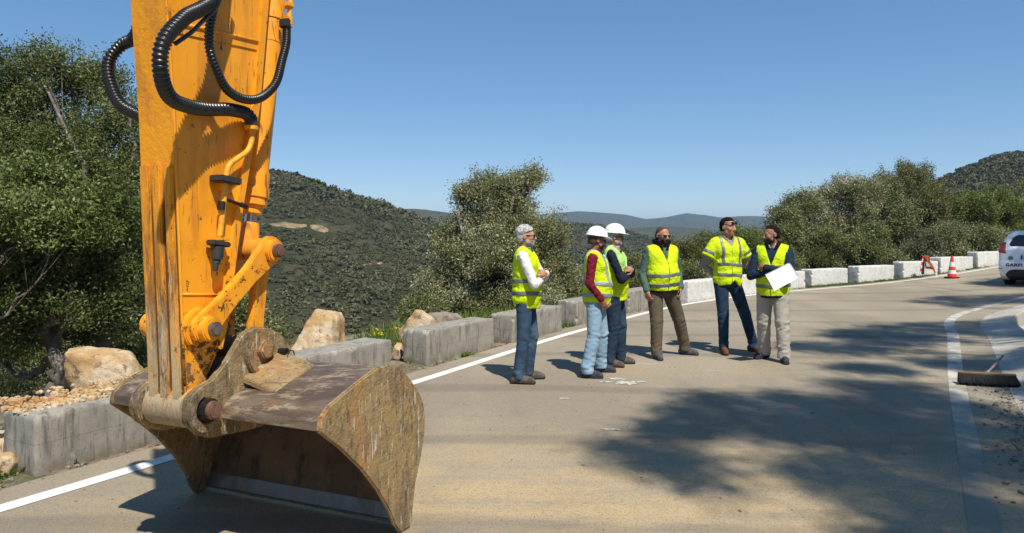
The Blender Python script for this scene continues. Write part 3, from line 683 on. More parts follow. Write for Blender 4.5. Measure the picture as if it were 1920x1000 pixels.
# shell: outer skin following outline inset a little
O_ = spline(np.array(outl), 5); O_[:, 1] = np.maximum(O_[:, 1], .006)
T = np.gradient(O_, axis=0); T /= np.linalg.norm(T, axis=1)[:, None]; Nn = np.stack([T[:, 1], -T[:, 0]], 1)
cen = O_.mean(0); sgn = np.sign(((cen-O_)*Nn).sum(1)).mean(); Nn *= sgn
So = O_+Nn*.012; Si = O_+Nn*.034
def shell(name, i0, i1, u0, u1, m, par=EX, nu=40, wobb=.003, dOut=.012, dIn=.034, smooth=True):
    a = O_[i0:i1]+Nn[i0:i1]*dOut; b = O_[i0:i1]+Nn[i0:i1]*dIn; loop = np.vstack([a, b[::-1]]); us = np.linspace(u0, u1, nu); k = len(loop); V = []
    for ui in us:
        for q in loop:
            w = wobb*mnoise.noise(Vector((ui*3, q[0]*4, q[1]*4))); V.append(W3(ui, q[0]+w, max(q[1]+w, .003)))
    F = [(i*k+j, i*k+(j+1) % k, (i+1)*k+(j+1) % k, (i+1)*k+j) for i in range(nu-1) for j in range(k)]+[tuple(range(k))[::-1], tuple(range((nu-1)*k, nu*k))]
    o = obj(name, V, F, m, par); return autos(o, 50)
nO = len(O_)
i_top = 5*5; i_lip = nO-10
shell('bucket_top_plate', 0, i_top+3, BU0+.026, BU1-.026, M_bp)
sh = shell('bucket_shell', i_top+2, nO, BU0+.026, BU1-.026, M_st)
shell('shell_lining', i_top+4, nO-1, BU0+.03, BU1-.03, M_in, sh, dOut=.0335, dIn=.040)
# under face of the torque box
a = outl[0]; b2 = outl[3]
mb = MB(); prism(mb, [outl[0]+Nn[0]*.012, outl[0]+np.array([.012, .002]), outl[0]+np.array([.22, .07]), outl[5]+np.array([.03, -.03]), outl[4]+np.array([.01, -.03]), outl[3]+np.array([.01, -.02])], BU0+.03, BU1-.03); mb.build('torque_box', M_in, EX)
# cutting edge
lv = [O_[i_lip]+Nn[i_lip]*.036, O_[nO-1]+Nn[nO-1]*.036, O_[nO-1]+Nn[nO-1]*.052, O_[i_lip]+Nn[i_lip]*.046]
lv = [np.array([q[0], max(q[1], .002)]) for q in lv]
mb = MB(); prism(mb, lv, BU0+.03, BU1-.03); mb.build('cutting_edge', M_lip, EX, bevel=.002)
# ears
TAPER[0] = 0.
ear = [np.array(q) for q in uns([(347, 772), (352, 748), (372, 727), (398, 712), (425, 678), (447, 640), (455, 626), (478, 613), (505, 615), (528, 627), (545, 650), (556, 690), (600, 706), (560, 740), (520, 775), (492, 800), (470, 806), (430, 815), (395, 822), (372, 816), (354, 800)], .96)]
for (a, b) in ((.925, .962), (.598, .635)):
    mb = MB(); prism(mb, ear, a, b); mb.build('bucket_ear', M_st, EX, bevel=.008, seg=3)
# ring plates on the ears, crescent guards, hook lug
for (a, b) in ((.962, .985), (.575, .598)):
    mb = MB(); n = 24
    ri, ro = .066, .112; an = np.linspace(R(100), R(330), n)
    pl = [PD+np.array([math.cos(t), math.sin(t)])*ro for t in an]+[PD+np.array([math.cos(t), math.sin(t)])*ri for t in an[::-1]]
    prism(mb, pl, a, b); mb.build('pin_guard', M_st, EX, bevel=.005)
mb = MB(); an = np.linspace(R(170), R(300), 14)
prism(mb, [PCn+np.array([math.cos(t), math.sin(t)])*.145 for t in an]+[PCn+np.array([math.cos(t), math.sin(t)])*.112 for t in an[::-1]], .962, .99); mb.build('pin_guard', M_st, EX, bevel=.006)
mb = MB(); q0 = un(533, 661, .99); disc(mb, np.array(q0), .024, .93, 1.01, 18); mb.build('lock_bolt', M_pind, EX, bevel=.004)
mb = MB(); th = np.linspace(0, 5.6, 26); cc = W3(1.0, *un(541, 672, 1.0))
mb.tube([cc+VA*.045*math.cos(t)+ZA*.045*math.sin(t)+UA*.01*t for t in th], .0035, 6); mb.build('lynch_pin_ring', M_pind, EX, smooth=True)
# gusset between ears and bucket back, and dirt-caked filler
mb = MB(); prism(mb, [np.array(un(x, y, .78)) for x, y in ((470, 690), (520, 676), (560, 700), (560, 745), (480, 790), (440, 770))], .634, .926); mb.build('ear_gusset', M_st, EX, bevel=.01)
for uu in (.925, .635):
    mb = MB(); sd = 1 if uu > .8 else -1
    V_ = [W3(uu+sd*.036, *un(470, 770, .96)), W3(uu+sd*.036, *un(560, 692, .96)), W3(uu+sd*.30, *(outl[5]+Nn[25]*.0)), W3(uu+sd*.30, *(outl[3]))]
    V_ = [W3(uu+sd*.034, outl[3][0]+.01, outl[3][1]+.05), W3(uu+sd*.034, outl[5][0]-.02, outl[5][1]+.06), W3(uu+sd*.26, outl[5][0]-.02, outl[5][1]-.006), W3(uu+sd*.26, outl[3][0]+.01, outl[3][1]-.006)]
    n_ = np.array([0, 0, -.03]); mb.add(V_+[v+n_ for v in V_], [(0, 1, 2, 3), (7, 6, 5, 4), (0, 4, 5, 1), (1, 5, 6, 2), (2, 6, 7, 3), (3, 7, 4, 0)])
    mb.build('wing_gusset', M_st, EX, bevel=.004)
# left end collar by the stick
mb = MB(); mb.tube([W3(.56, *PD), W3(.598, *PD)], .072, 28); mb.tube([W3(.545, *PD), W3(.56, *PD)], .05, 28); mb.build('spacer_ring', M_pind, EX, bevel=.006)
# ================================================================= CONCRETE BLOCKS
def concrete(name, c1, c2, c3, white):
    n = NM(name, .92, 0, .2); n.base(c1); n.layer(c2, 3.5, .4, .65, .8, 8, .65)
    n.layer(c3, 7, .50, .66, .8 if not white else .4, 8, .7, (1.9, 1.9, .25))
    n.layer(tuple(x*.45 for x in c3), 12, .58, .72, .5 if not white else .2, 8, .7, (2.5, 2.5, .2), loc=(3, 1, 0))
    n.layer((.62, .60, .55), 5, .60, .68, .5, 8, .7, (1, 1, .5), loc=(8, 1, 0))
    n.layer((.05, .045, .04), 60, .66, .70, .7, 3, .5)
    v = n.axis(2, -.02, .14, True); n.mixc(n.math('MULTIPLY', v, n.ramp(n.noise(7, 8, .7), .35, .6)), (.17, .13, .09), .8 if not white else .4)
    n.bump(n.noise(38, 8, .75), .45, .008); n.bump(n.math('MULTIPLY', n.axis(2, .20, .205), 1), .3, .004)
    return n.done()
M_con = concrete('weathered_concrete', (.335, .31, .265), (.25, .23, .195), (.115, .105, .09), False)
M_conw = concrete('whitewashed_concrete', (.66, .65, .61), (.55, .54, .50), (.36, .34, .30), True)
def barrier(x, y, azd, L, h, mat, label, t=.40, seed=0):
    z = float(G(x+.5, y+.5)); a = R(azd); d = np.array([math.sin(a), math.cos(a), 0]); nrm = np.array([-math.cos(a), math.sin(a), 0])
    F = Field((-.02, -.03, -.16), (L+.02, t+.03, h+.02), .018)
    F.box((L/2, t/2, (h-.15)/2), (L/2, t/2, (h+.15)/2), .012, 0)
    X, Y, Z = F.XYZ(); F.D += .0035*wob(X, Y, Z, 14, seed)+.003*wob(X, Y, Z, 40, seed+9)
    r_ = np.random.default_rng(seed+50)
    for k in range(7):   # chipped edges
        e = r_.choice([0, 1, 2]); p = [(r_.uniform(0, L), 0, h), (0, r_.uniform(0, t), h), (r_.choice([0, L]), 0, r_.uniform(.05, h))][e]
        rr_ = r_.uniform(.015, .035); F.ell(p, (rr_*1.5, rr_, rr_), 0.01, cut=True)
    V, Fc = F.mesh()
    Wd = V[:, :1]*d+V[:, 1:2]*nrm+V[:, 2:]*np.array([0, 0, 1.])
    o = obj('concrete_block', Wd, Fc, mat); o.location = (x, y, z); autos(o, 35)
    return tag(o, label, 'barrier', 'concrete barrier blocks along the outer road edge')
Bk = [(-4.30, 2.98, 27, 1.6, .42, M_con, 'grey concrete block mostly out of frame left of the rubble block'),
      (-3.23, 5.06, 28, 1.72, .40, M_con, 'stained grey concrete block with yellow rubble on top behind the bucket'),
      (-2.13, 7.10, 28, 1.62, .42, M_con, 'grey concrete block just right of the bucket with the tall boulder behind'),
      (-1.05, 9.28, 31, 1.55, .42, M_con, 'streaked grey concrete block with a low boulder behind and weeds at its foot'),
      (.02, 11.05, 30, 1.62, .42, M_con, 'grey concrete block behind the grey haired man in a white shirt'),
      (1.14, 13.12, 32, 1.7, .43, M_con, 'grey concrete block behind the two men in white helmets'),
      (2.36, 15.05, 36, 1.75, .45, M_con, 'worn concrete block seen between the navy sleeve and the green sleeve'),
      (4.12, 17.45, 43, 1.8, .48, M_conw, 'white concrete block behind the man in the short sleeved vest'),
      (5.55, 19.0, 48, 1.8, .50, M_conw, 'white concrete block between the last two standing men'),
      (7.15, 20.85, 55, 1.75, .50, M_conw, 'white concrete block showing behind the sheet of paper'),
      (9.0, 22.4, 57, 1.82, .50, M_conw, 'first white block right of the man holding paper'),
      (10.86, 23.38, 60, 1.82, .50, M_conw, 'white block between the paper holder and the folded sign, nothing in front of it'),
      (12.72, 24.25, 62, 1.82, .51, M_conw, 'white block with the rusty folding sign leaning before its right end'),
      (14.42, 25.1, 62, 1.82, .51, M_conw, 'white block directly behind the traffic cone'),
      (16.2, 25.95, 63, 1.9, .51, M_conw, 'white block just left of the parked white car'),
      (18.0, 26.9, 63, 1.9, .51, M_conw, 'white block hidden behind the white car')]
for i, b in enumerate(Bk): barrier(*b, seed=i*3)
# ================================================================= BOULDERS AND RUBBLE
rk = NM('yellow_limestone', .85, 0, .25); rk.base((.46, .29, .13)); rk.layer((.66, .54, .38), 2.5, .42, .6, .9, 8, .7); rk.layer((.40, .19, .075), 3.2, .54, .66, .85, 8, .7, (1, 1, 2)); rk.layer((.20, .12, .06), 7, .56, .62, .8, 9, .75)
rk.layer((.34, .26, .17), 5, .56, .66, .6, 8, .7, loc=(4, 2, 1)); rk.bump(rk.noise(12, 9, .7), .8, .03); rk.bump(rk.voro(5, (1, 1, 1), 'DISTANCE_TO_EDGE'), .4, .03); M_rock = rk.done()
rk = NM('grey_stone', .9, 0, .2); rk.base((.27, .23, .18)); rk.layer((.15, .12, .095), 5, .45, .6, .9, 8, .7); rk.bump(rk.noise(14, 9, .7), .8, .02); M_rock2 = rk.done()
def rock(cx, cy, cz, planes, size, label, mat=M_rock, seed=0, name='boulder', h=.02, noise_a=.02):
    """convex-ish cut stone: planes = list of (nx,ny,nz,dist) in metres around the centre"""
    s_ = np.array(size); F = Field(-s_-.08, s_+.08, h); X, Y, Z = F.XYZ()
    D = np.full(F.D.shape, -9., np.float32); r_ = np.random.default_rng(seed)
    for (a, b, c, d) in planes:
        L = math.sqrt(a*a+b*b+c*c); D = smax(D, ((X*a+Y*b+Z*c)/L-d).astype(np.float32), .02)
    for k in range(9):
        v = r_.normal(size=3); v /= np.linalg.norm(v); D = smax(D, (X*v[0]+Y*v[1]+Z*v[2]-np.linalg.norm(v*s_)*.76).astype(np.float32), .012)
    D = D+noise_a*wob(X, Y, Z, 7, seed)+noise_a*.5*wob(X, Y, Z, 19, seed+1)+noise_a*.25*wob(X, Y, Z, 50, seed+2)
    F.D = D; V, Fc = F.mesh(); o = obj(name, V, Fc, mat); o.location = (cx, cy, cz); autos(o, 30)
    return tag(o, label, 'boulder')
# tall standing boulder behind second block
p = P(597, 612, 8.75); z0 = float(Hnear(p[0], p[1]))
hh = P(0, 567, 8.75)[2]-z0
rock(p[0], p[1], z0+hh/2-.03, [(.12, 0, 1, hh/2-.01), (0, 0, -1, hh/2), (-1, 0, .55, .20), (1, -.2, .18, .25), (0, -1, .28, .22), (0, 1, .1, .24), (-.5, -.9, .55, .24), (.9, -.1, .8, .33), (.5, -1, .1, .27)], (.5, .33, hh/2+.04), 'tall pointed yellow boulder standing behind the concrete block right of the arm', seed=4)
p = P(634, 634, 8.9); rock(p[0], p[1], float(Hnear(p[0], p[1]))+.12, [(1, 0, 1, .16), (-1, 0, .5, .2), (0, 1, 0, .2), (0, -1, .2, .2)], (.24, .22, .26), 'small yellow rock leaning on the right side of the tall pointed boulder', seed=8)
p = P(204, 712, 6.9); rock(p[0], p[1], .24, [(0, 0, 1, .335), (.35, 0, 1, .335), (1, 0, .7, .31), (-1, 0, .05, .33), (0, -1, .1, .25), (0, 1, 0, .25), (0, -.5, 1, .36)], (.42, .33, .38), 'flat topped yellow boulder behind the rubble covered block', seed=12)
p = P(786, 606, 10.9); rock(p[0], p[1], .22, [(-1, 0, 1.0, .22), (.5, 0, 1, .26), (1, 0, .3, .26), (0, -1, .2, .24), (0, 1, 0, .24)], (.36, .3, .34), 'low yellow brown boulder peeping over the streaked block', seed=15)
p = P(834, 604, 11.5); rock(p[0], p[1], .20, [(0, 0, 1, .2), (1, 0, .8, .28), (-1, 0, .3, .3)], (.34, .28, .28), 'dark grey rough stone behind the streaked block, right of the low boulder', M_rock2, seed=18, noise_a=.035)
p = P(12, 880, 5.15); rock(p[0], p[1], .05, [(0, 0, 1, .07), (-1, 0, .5, .09), (1, 0, .4, .09)], (.10, .10, .08), 'small pinkish orange rock at the left frame edge below the block', seed=21, h=.012, noise_a=.01)
p = P(-6, 862, 5.5); rock(p[0], p[1], .06, [(0, 0, 1, .06), (1, 0, .6, .09)], (.11, .10, .08), 'pale rock behind the pinkish rock at the left frame edge', seed=22, h=.012, noise_a=.01)
p = P(746, 652, 9.75); rock(p[0], p[1], .08, [(0, 0, 1, .1), (1, 0, .4, .07)], (.09, .08, .12), 'small yellow stone in the gap between two concrete blocks', seed=25, h=.01, noise_a=.008)
p = P(1008, 692, 11.6)
def pebbles(name, pts, r0, r1, mat, label, cat, flat=.7):
    V = []; F = []; n = 0
    for (x, y, z) in pts:
        bm = bmesh.new(); bmesh.ops.create_icosphere(bm, subdivisions=1, radius=1); r_ = rng.uniform(r0, r1)**1.0*(1 if rng.random() < .8 else 1.6)
        s_ = r_*rng.uniform(.6, 1.3, 3); s_[2] *= flat
        q = np.array([v.co for v in bm.verts])*(1+rng.uniform(-.3, .25, (len(bm.verts), 1))); a = rng.uniform(0, 6.28); c, s = math.cos(a), math.sin(a)
        q = q*s_; q = q@np.array([[c, -s, 0], [s, c, 0], [0, 0, 1]]); V.append(q+np.array([x, y, z+s_[2]*.5])); F += [tuple(v.index+n for v in f.verts) for f in bm.faces]; n += len(bm.verts); bm.free()
    o = obj(name, np.concatenate(V), F, mat, smooth=False); return tag(o, label, cat, kind='stuff')
a28 = R(28); d28 = np.array([math.sin(a28), math.cos(a28)]); n28 = np.array([-math.cos(a28), math.sin(a28)])
pts = []
for k in range(420):
    s_ = rng.beta(1.1, 1.7)*1.0; t = rng.uniform(.12, .40)+(.28 if rng.random() < .35 else 0)*rng.random(); q = np.array([-3.23, 5.06])+d28*s_*1.25+n28*t
    if rng.random() < .30: q = np.array([-3.23, 5.06])+d28*rng.uniform(-.25, 1.3)+n28*rng.uniform(.34, .75)
    inside = t < .4
    pts.append((q[0], q[1], .395+.05*max(0, (t-.15))*rng.random()))
pebbles('rubble', pts, .009, .030, M_rock, 'crumbled yellow rubble heaped on the top of the left concrete block', 'rubble')
# mound of earth carrying the rubble behind block
F = Field((-.2, -.1, -.3), (1.9, 1.1, .5), .03); F.ell((1.0, .62, .02), (.80, .34, .38), .02); X, Y, Z = F.XYZ(); F.D += .025*wob(X, Y, Z, 6, 3)+.015*wob(X, Y, Z, 20, 5)
V, Fc = F.mesh(); Wd = V[:, :1]*np.array([*d28, 0])+V[:, 1:2]*np.array([*n28, 0])+V[:, 2:]*np.array([0, 0, 1.])+np.array([-3.35, 4.95, -.02])
o = obj('earth_heap', Wd, Fc, NM('yellow_earth', .95, 0, .1).base((.42, .32, .19)).layer((.56, .46, .30), 14, .45, .6, .9, 8, .7).layer((.2, .14, .08), 22, .56, .66, .8, 8, .7).done()); tag(o, 'heap of yellow earth piled behind the left concrete block', 'earth')
# grit and debris at foot of the blocks and on road
pts = []
for k in range(1500):
    s_ = rng.uniform(.16, .66); i = int(s_*len(OUT)); i = min(i, len(OUT)-2); t = rng.random(); q = OUT[i]*(1-t)+OUT[i+1]*t; T_ = OUT[i+1]-OUT[i]; T_ /= np.linalg.norm(T_); o_ = .33+abs(rng.normal(0, .28))
    if o_ > 1.1: continue
    q = q+np.array([-T_[1], T_[0]])*o_; pts.append((q[0], q[1], float(G(q[0], q[1]))-.012))
pebbles('grit', pts, .006, .02, M_rock2, 'loose grit and small stones along the foot of the blocks', 'gravel')
pts = []
for k in range(900):
    x = rng.uniform(-3, 5.5); y = rng.uniform(2.6, 14)
    if sdist(OUT, x, y) > -.1 or sdist(INN, x, y) < -.9: continue
    pts.append((x, y, .001))
pebbles('road_grit', pts, .003, .008, M_rock2, 'tiny stones scattered over the dusty asphalt', 'gravel', .5)
pts = []
for k in range(900):
    i = rng.integers(36, 60); t = rng.random(); q = INN[i]*(1-t)+INN[i+1]*t; T_ = INN[i+1]-INN[i]; T_ /= np.linalg.norm(T_)
    q = q+np.array([T_[1], -T_[0]])*rng.normal(.47, .14); pts.append((q[0], q[1], float(G(q[0], q[1]))))
pebbles('gutter_grit', pts, .005, .018, M_rock2, 'dark grit and stones gathered along the seam beside the gutter', 'gravel')
# ================================================================= BROOM
wood = NM('old_broom_wood', .7, 0, .3).base((.22, .13, .075)).layer((.12, .07, .04), 5, .45, .65, .8, 6, .6, (1, 12, 12)); M_wood = wood.done()
M_bris = plain('black_bristles', (.012, .013, .014), .7, 0, .3, .4, 60)
b0 = P(1796, 704, 8.12); b0[2] = .115; b1 = P(1905, 710, 7.95); b1[2] = .115
BR = empty('push_broom', ((b0+b1)/2*[1, 1, 0]), 'wide push broom with black bristles lying across the inner white line', 'broom')
d = (b1-b0); Lb = np.linalg.norm(d); d /= Lb; nb = np.array([-d[1], d[0], 0]); mid = (b0+b1)/2
tl = R(50); bf = -nb*math.sin(tl)*-1; fw = -nb  # bristles point toward camera and down
mb = MB(); M_ = np.stack([d, nb*math.cos(.6)+ZA*math.sin(.6), -nb*math.sin(.6)+ZA*math.cos(.6)], 1); mb.box(mid, (Lb, .030, .045), M_); mb.build('broom_head', M_wood, BR, bevel=.006)
bd_ = (fw*.88-ZA*.70); bd_ /= np.linalg.norm(bd_)
V = []; F = []; n = 0
for k in range(2600):
    s_ = rng.uniform(-.495, .495); off = rng.uniform(-.026, .026); p0_ = mid+d*Lb*s_+ (M_[:, 1]*off*.4)-M_[:, 2]*(.010+off)
    ln = rng.uniform(.115, .140); dd = bd_+d*(s_*.25+rng.normal(0, .05))+ZA*rng.normal(0, .05)+nb*rng.normal(0, .04); q = p0_+dd*ln
    q[2] = max(q[2], .004); w = d*.0022
    V += [p0_-w, p0_+w, q+w*.8, q-w*.8]; F.append((n, n+1, n+2, n+3)); n += 4
obj('bristles', V, F, M_bris, BR, smooth=False)
hs = mid+M_[:, 2]*.02; he = P(1877, 683, 9.25); he[2] = .06+.03
mb = MB(); dn = (he-hs)/np.linalg.norm(he-hs); mb.tube([hs, hs+dn*.12], [.022, .017], 12); so_ = mb.build('handle_socket', plain('grey_socket', (.33, .33, .33), .5), BR, smooth=True, auto=True)
mb = MB(); mb.tube([hs+dn*.08, he+dn*.25], .0125, 12); mb.build('handle', plain('broom_stick', (.25, .17, .14), .6), BR, smooth=True, auto=True)
# ================================================================= TRAFFIC CONE
def lathe(mb, prof, c, n=36):
    V = []; th = np.linspace(0, 2*np.pi, n, endpoint=False)
    for (r, z) in prof: V += [np.array(c)+[r*math.cos(t), r*math.sin(t), z] for t in th]
    F = [(i*n+j, i*n+(j+1) % n, (i+1)*n+(j+1) % n, (i+1)*n+j) for i in range(len(prof)-1) for j in range(n)]
    F += [tuple(range(n))[::-1], tuple(range((len(prof)-1)*n, len(prof)*n))]
    return mb.add(V, F)
cx, cy = 13.82, 23.45; cz = float(G(cx, cy))+.001
CO = empty('traffic_cone', (cx, cy, cz), 'red and white striped traffic cone standing on the asphalt before the white blocks', 'cone')
M_red = plain('cone_red', (.80, .045, .035), .5, 0, .4, .15, 8); M_cw = plain('cone_white', (.72, .76, .76), .45, 0, .4, .12, 8); M_blk = plain('black_rubber_base', (.02, .02, .02), .7, 0, .3, .3, 10)
mb = MB(); th = np.arange(8)*math.pi/4+math.pi/8; V = [(cx+.235*c_*(1.0), cy+.235*s__, cz+z) for z in (0, .035) for c_, s__ in [(max(-.85, min(.85, math.cos(t)*1.08)), max(-.85, min(.85, math.sin(t)*1.08))) for t in th]]
mb.add(V, [tuple(range(8))[::-1], tuple(range(8, 16))]+[(i, (i+1) % 8, 8+(i+1) % 8, 8+i) for i in range(8)]); mb.build('cone_base', M_blk, CO, bevel=.006)
rz = lambda z: .135-.105*(z-.035)/.665
zs = [.035, .135, .25, .36, .51, .69]; 
for i in range(5):
    m = M_red if i % 2 == 0 else M_cw; a, b = zs[i], zs[i+1]; mb = MB(); e = .003 if i % 2 else 0
    lathe(mb, [(rz(a)+e, a+.0005), (rz(b)+e, b-.0005)], (cx, cy, cz)); o = mb.build('cone_body' if i % 2 == 0 else 'reflective_band', m, CO, smooth=True, auto=True)
# ================================================================= FOLDED A-FRAME SIGN
SG = empty('folding_sign', tuple(P(1738, 516, 24.3)), 'rusty orange folding road sign stand seen from behind beside the cone', 'sign')
M_rust = plain('rusty_orange_sheet', (.36, .095, .03), .7, .1, .3, .6, 9, .3, 60); M_bk = plain('grey_sign_back', (.34, .35, .35), .6, .1, .4, .2, 9); M_strp = NM('red_white_leg', .5).base((.75, .72, .70)).done(); M_dkg = plain('dark_grey_sheet', (.11, .105, .10), .6, .2, .3, .4, 9)
ys = 24.15; zg = float(G(13.4, ys))
def Q(px, py, dy=0): q = P(px, py, ys+dy); return q
def slab(mb, pts, th=.02):
    q = [np.array(p) for p in pts]; nn = np.cross(q[1]-q[0], q[2]-q[0]); nn /= np.linalg.norm(nn)
    V = [p-nn*th/2 for p in q]+[p+nn*th/2 for p in q]; n = len(q)
    return mb.add(V, [tuple(range(n))[::-1], tuple(range(n, 2*n))]+[(i, (i+1) % n, n+(i+1) % n, n+i) for i in range(n)])
mb = MB(); slab(mb, [Q(1733, 479), Q(1740, 479), Q(1753, 506, -.15), Q(1734, 504, -.15)], .015); mb.build('sign_panel', M_rust, SG)
mb = MB(); slab(mb, [Q(1735.5, 491, -.12), Q(1742, 492, -.12), Q(1747, 501, -.16), Q(1737, 500, -.16)], .012); mb.build('label_plate', M_bk, SG)
mb = MB(); slab(mb, [Q(1731, 480, -.05), Q(1734, 479, -.05), Q(1753, 506, -.2), Q(1750, 507, -.2)], .03); mb.build('panel_rim', M_rust, SG)
mb = MB(); slab(mb, [Q(1731, 488, .1), Q(1733, 488, .1), Q(1733, 515, .2), Q(1727, 514, .2)], .015); mb.build('side_sheet', M_dkg, SG)
for (a, b) in (((1731, 480), (1725, 515)), ((1741, 482), (1756, 518))):
    for k in range(6):
        t0, t1 = k/6, (k+1)/6; p0_ = Q(a[0]+(b[0]-a[0])*t0, a[1]+(b[1]-a[1])*t0, -.1); p1_ = Q(a[0]+(b[0]-a[0])*t1, a[1]+(b[1]-a[1])*t1, -.1)
        mb = MB(); mb.tube([p0_, p1_], .022, 6); mb.build('leg', M_red if k % 2 == 0 else M_strp, SG)
# ================================================================= WHITE CAR
def build_car():
    wht = NM('white_car_paint', .22, 0, .5); wht.base((.80, .81, .82)); wht.layer((.68, .66, .62), 3, .5, .75, .35, 6, .6); wht.b.inputs['Coat Weight'].default_value = .6; M_w = wht.done()
    M_gl = plain('car_glass', (.012, .016, .018), .08, 0, .8, .1, 5); M_tr = plain('black_bumper_plastic', (.018, .018, .019), .6); M_tl = plain('tail_lamp_red', (.32, .05, .04), .2, 0, .6, .3, 20)
    M_ty = plain('tyre_rubber', (.02, .02, .02), .8, 0, .25); M_al = plain('wheel_alloy', (.55, .55, .56), .3, .9)
    F = Field((-.08, -.95, -.02), (4.1, .95, 1.56), .022); X, Y, Z = F.XYZ()
    side = [(.03, .30), (-.0, .42), (.0, .62), (.07, .70), (.10, .98), (.20, 1.08), (.46, 1.40), (.60, 1.465), (1.1, 1.485), (1.7, 1.47), (2.25, 1.36), (2.95, 1.0), (3.45, .92), (3.80, .78), (3.93, .55), (3.92, .28), (3.6, .19), (.25, .20)]
    D = poly2(side, X, Z)-.03
    hw = .86-.20*np.clip((Z-.95)/.5, 0, 1)**1.25-.05*np.clip((.45-Z)/.3, 0, 1)-.10*np.clip((.5-X)/.5, 0, 1)**2-.10*np.clip((X-3.1)/.8, 0, 1)**2
    D = smax(D+0*Y, abs(Y)-hw+0*X, .10)
    rear = (.06*(abs(Y)/.8)**4-X-.02); D = smax(D, (rear+0*Z)-.0, .05)
    for wx in (.66, 3.15):
        for sgn in (-1, 1):
            dw = np.sqrt((X-wx)**2+(Z-.30)**2)-.335; dw = np.maximum(dw+0*Y, .52-abs(Y)); D = smax(D, -dw, .012)
    # groove between tailgate and bumper, bumper swell
    D = D-.012*np.exp(-((Z-.56)/.10)**2)*np.clip((.5-X)/.4, 0, 1)+.010*np.exp(-((Z-.70)/.012)**2)*np.clip((.3-X)/.2, 0, 1)
    F.D = D.astype(np.float32); base = F.copy()
    loc = np.array([13.58, 20.45, 0]); az_ = R(50); f = np.array([math.sin(az_), math.cos(az_), 0]); rgt = np.array([math.cos(az_), -math.sin(az_), 0])
    left_ref = P(1867, 530, 20.45)
    org = np.array([left_ref[0], 20.45, 0])+rgt*.84-0*f; org[2] = float(G(org[0]-.3, org[1]))
    CR = empty('parked_car', tuple(org), 'white hatchback with black lettering on its bumper cut off by the right frame edge', 'car')
    def TW(V): return org+V[:, :1]*f+V[:, 1:2]*(-rgt)+V[:, 2:]*np.array([0, 0, 1.])
    def part(name, Fl, m, par=CR):
        V, Fc = Fl.mesh(); V = relax(V, Fc, 2); o = obj(name, TW(V), Fc, m, par); return autos(o, 50)
    body = part('body', base, M_w)
    def region(polyYZ=None, xlo=-.2, xhi=.6, infl=.006, m=M_gl, name='part', polyXZ=None, ysign=0, par=None):
        G_ = F.copy(); G_.D = G_.D-infl
        if polyYZ is not None: G_.D = smax(G_.D, (poly2(polyYZ, Y, Z)+0*X).astype(np.float32), .006)
        if polyXZ is not None: G_.D = smax(G_.D, (poly2(polyXZ, X, Z)+0*Y).astype(np.float32), .006)
        G_.D = np.maximum(G_.D, (np.maximum(xlo-X, X-xhi)+0*Y+0*Z)); G_.D = np.maximum(G_.D, -(base.D+.03))
        if ysign: G_.D = np.maximum(G_.D, (-(Y*ysign)+.45+0*X+0*Z))
        return part(name, G_, m, par or CR)
    region([(-.52, 1.06), (.52, 1.06), (.60, 1.12), (.54, 1.33), (.44, 1.40), (-.44, 1.40), (-.54, 1.33), (-.60, 1.12)], -.2, .62, name='rear_window')
    for s in (-1, 1):
        region([(s*.60, .88), (s*.62, 1.02), (s*.66, 1.20), (s*.9, 1.20), (s*.9, .90)], -.2, .36, m=M_tl, name='tail_lamp', infl=.010)
        region([(s*.66, .455), (s*.86, .45), (s*.86, .50), (s*.68, .495)], -.2, .3, m=M_tl, name='reflector', infl=.008)
        region(polyXZ=[(.62, 1.04), (1.0, 1.38), (1.7, 1.40), (2.2, 1.27), (2.65, 1.02), (1.6, .98)], xlo=.5, xhi=3, ysign=s, name='side_window')
    region([(-.58, .15), (.58, .15), (.62, .33), (.55, .43), (.40, .475), (-.40, .475), (-.55, .43), (-.62, .33)], -.2, .3, m=M_tr, name='lower_bumper', infl=.008)
    region([(-.30, .73), (.30, .73), (.33, .86), (-.33, .86)], -.2, .3, m=M_w, name='plate_recess', infl=.001)
    # windscreen
    region(polyXZ=[(2.28, 1.40), (2.95, 1.04), (2.9, .99), (2.2, 1.34)], xlo=2.1, xhi=3.05, name='windscreen')
    def lp_(x, y, z): return TW(np.array([[x, y, z]]))[0]
    for wx in (.66, 3.15):
        for s in (-1, 1):
            n_ = -rgt*s
            mb = MB(); c = lp_(wx, s*.70, .30); prof = [(-.10, .26), (-.09, .29), (-.05, .300), (.05, .300), (.085, .29), (.095, .26)]
            mb.tube([c+n_*a for a, r_ in prof], [r_ for a, r_ in prof], 36); t_ = mb.build('wheel', M_ty, CR, smooth=True, auto=True)
            mb = MB(); mb.tube([c+n_*.09, c+n_*.10], [.19, .18], 28); mb.build('rim', M_al, t_, bevel=.004)
    # plate and writing
    xr = .04
    def rearx(y, z):  # find the surface x at this y,z
        iy = int(round((y-F.lo[1])/F.h)); iz = int(round((z-F.lo[2])/F.h)); col = base.D[:, iy, iz]; i = int(np.argmax(col < 0)); i = max(i, 1); a, b = col[i-1], col[i]; return F.lo[0]+F.h*(i-1+a/(a-b))
    def slabx(name, y0, y1, z0, z1, m, out=.012, par=CR):
        mb = MB(); xx = min(rearx(y0, z0), rearx(y1, z0), rearx((y0+y1)/2, z1))-out
        V = np.array([(xx+dx, y, z) for dx in (0, .01) for (y, z) in ((y0, z0), (y1, z0), (y1, z1), (y0, z1))]); mb.add(TW(V), [(0, 1, 2, 3)[::-1], (4, 5, 6, 7), (0, 4, 5, 1), (1, 5, 6, 2), (2, 6, 7, 3), (3, 7, 4, 0)]); return mb.build(name, m, par), xx
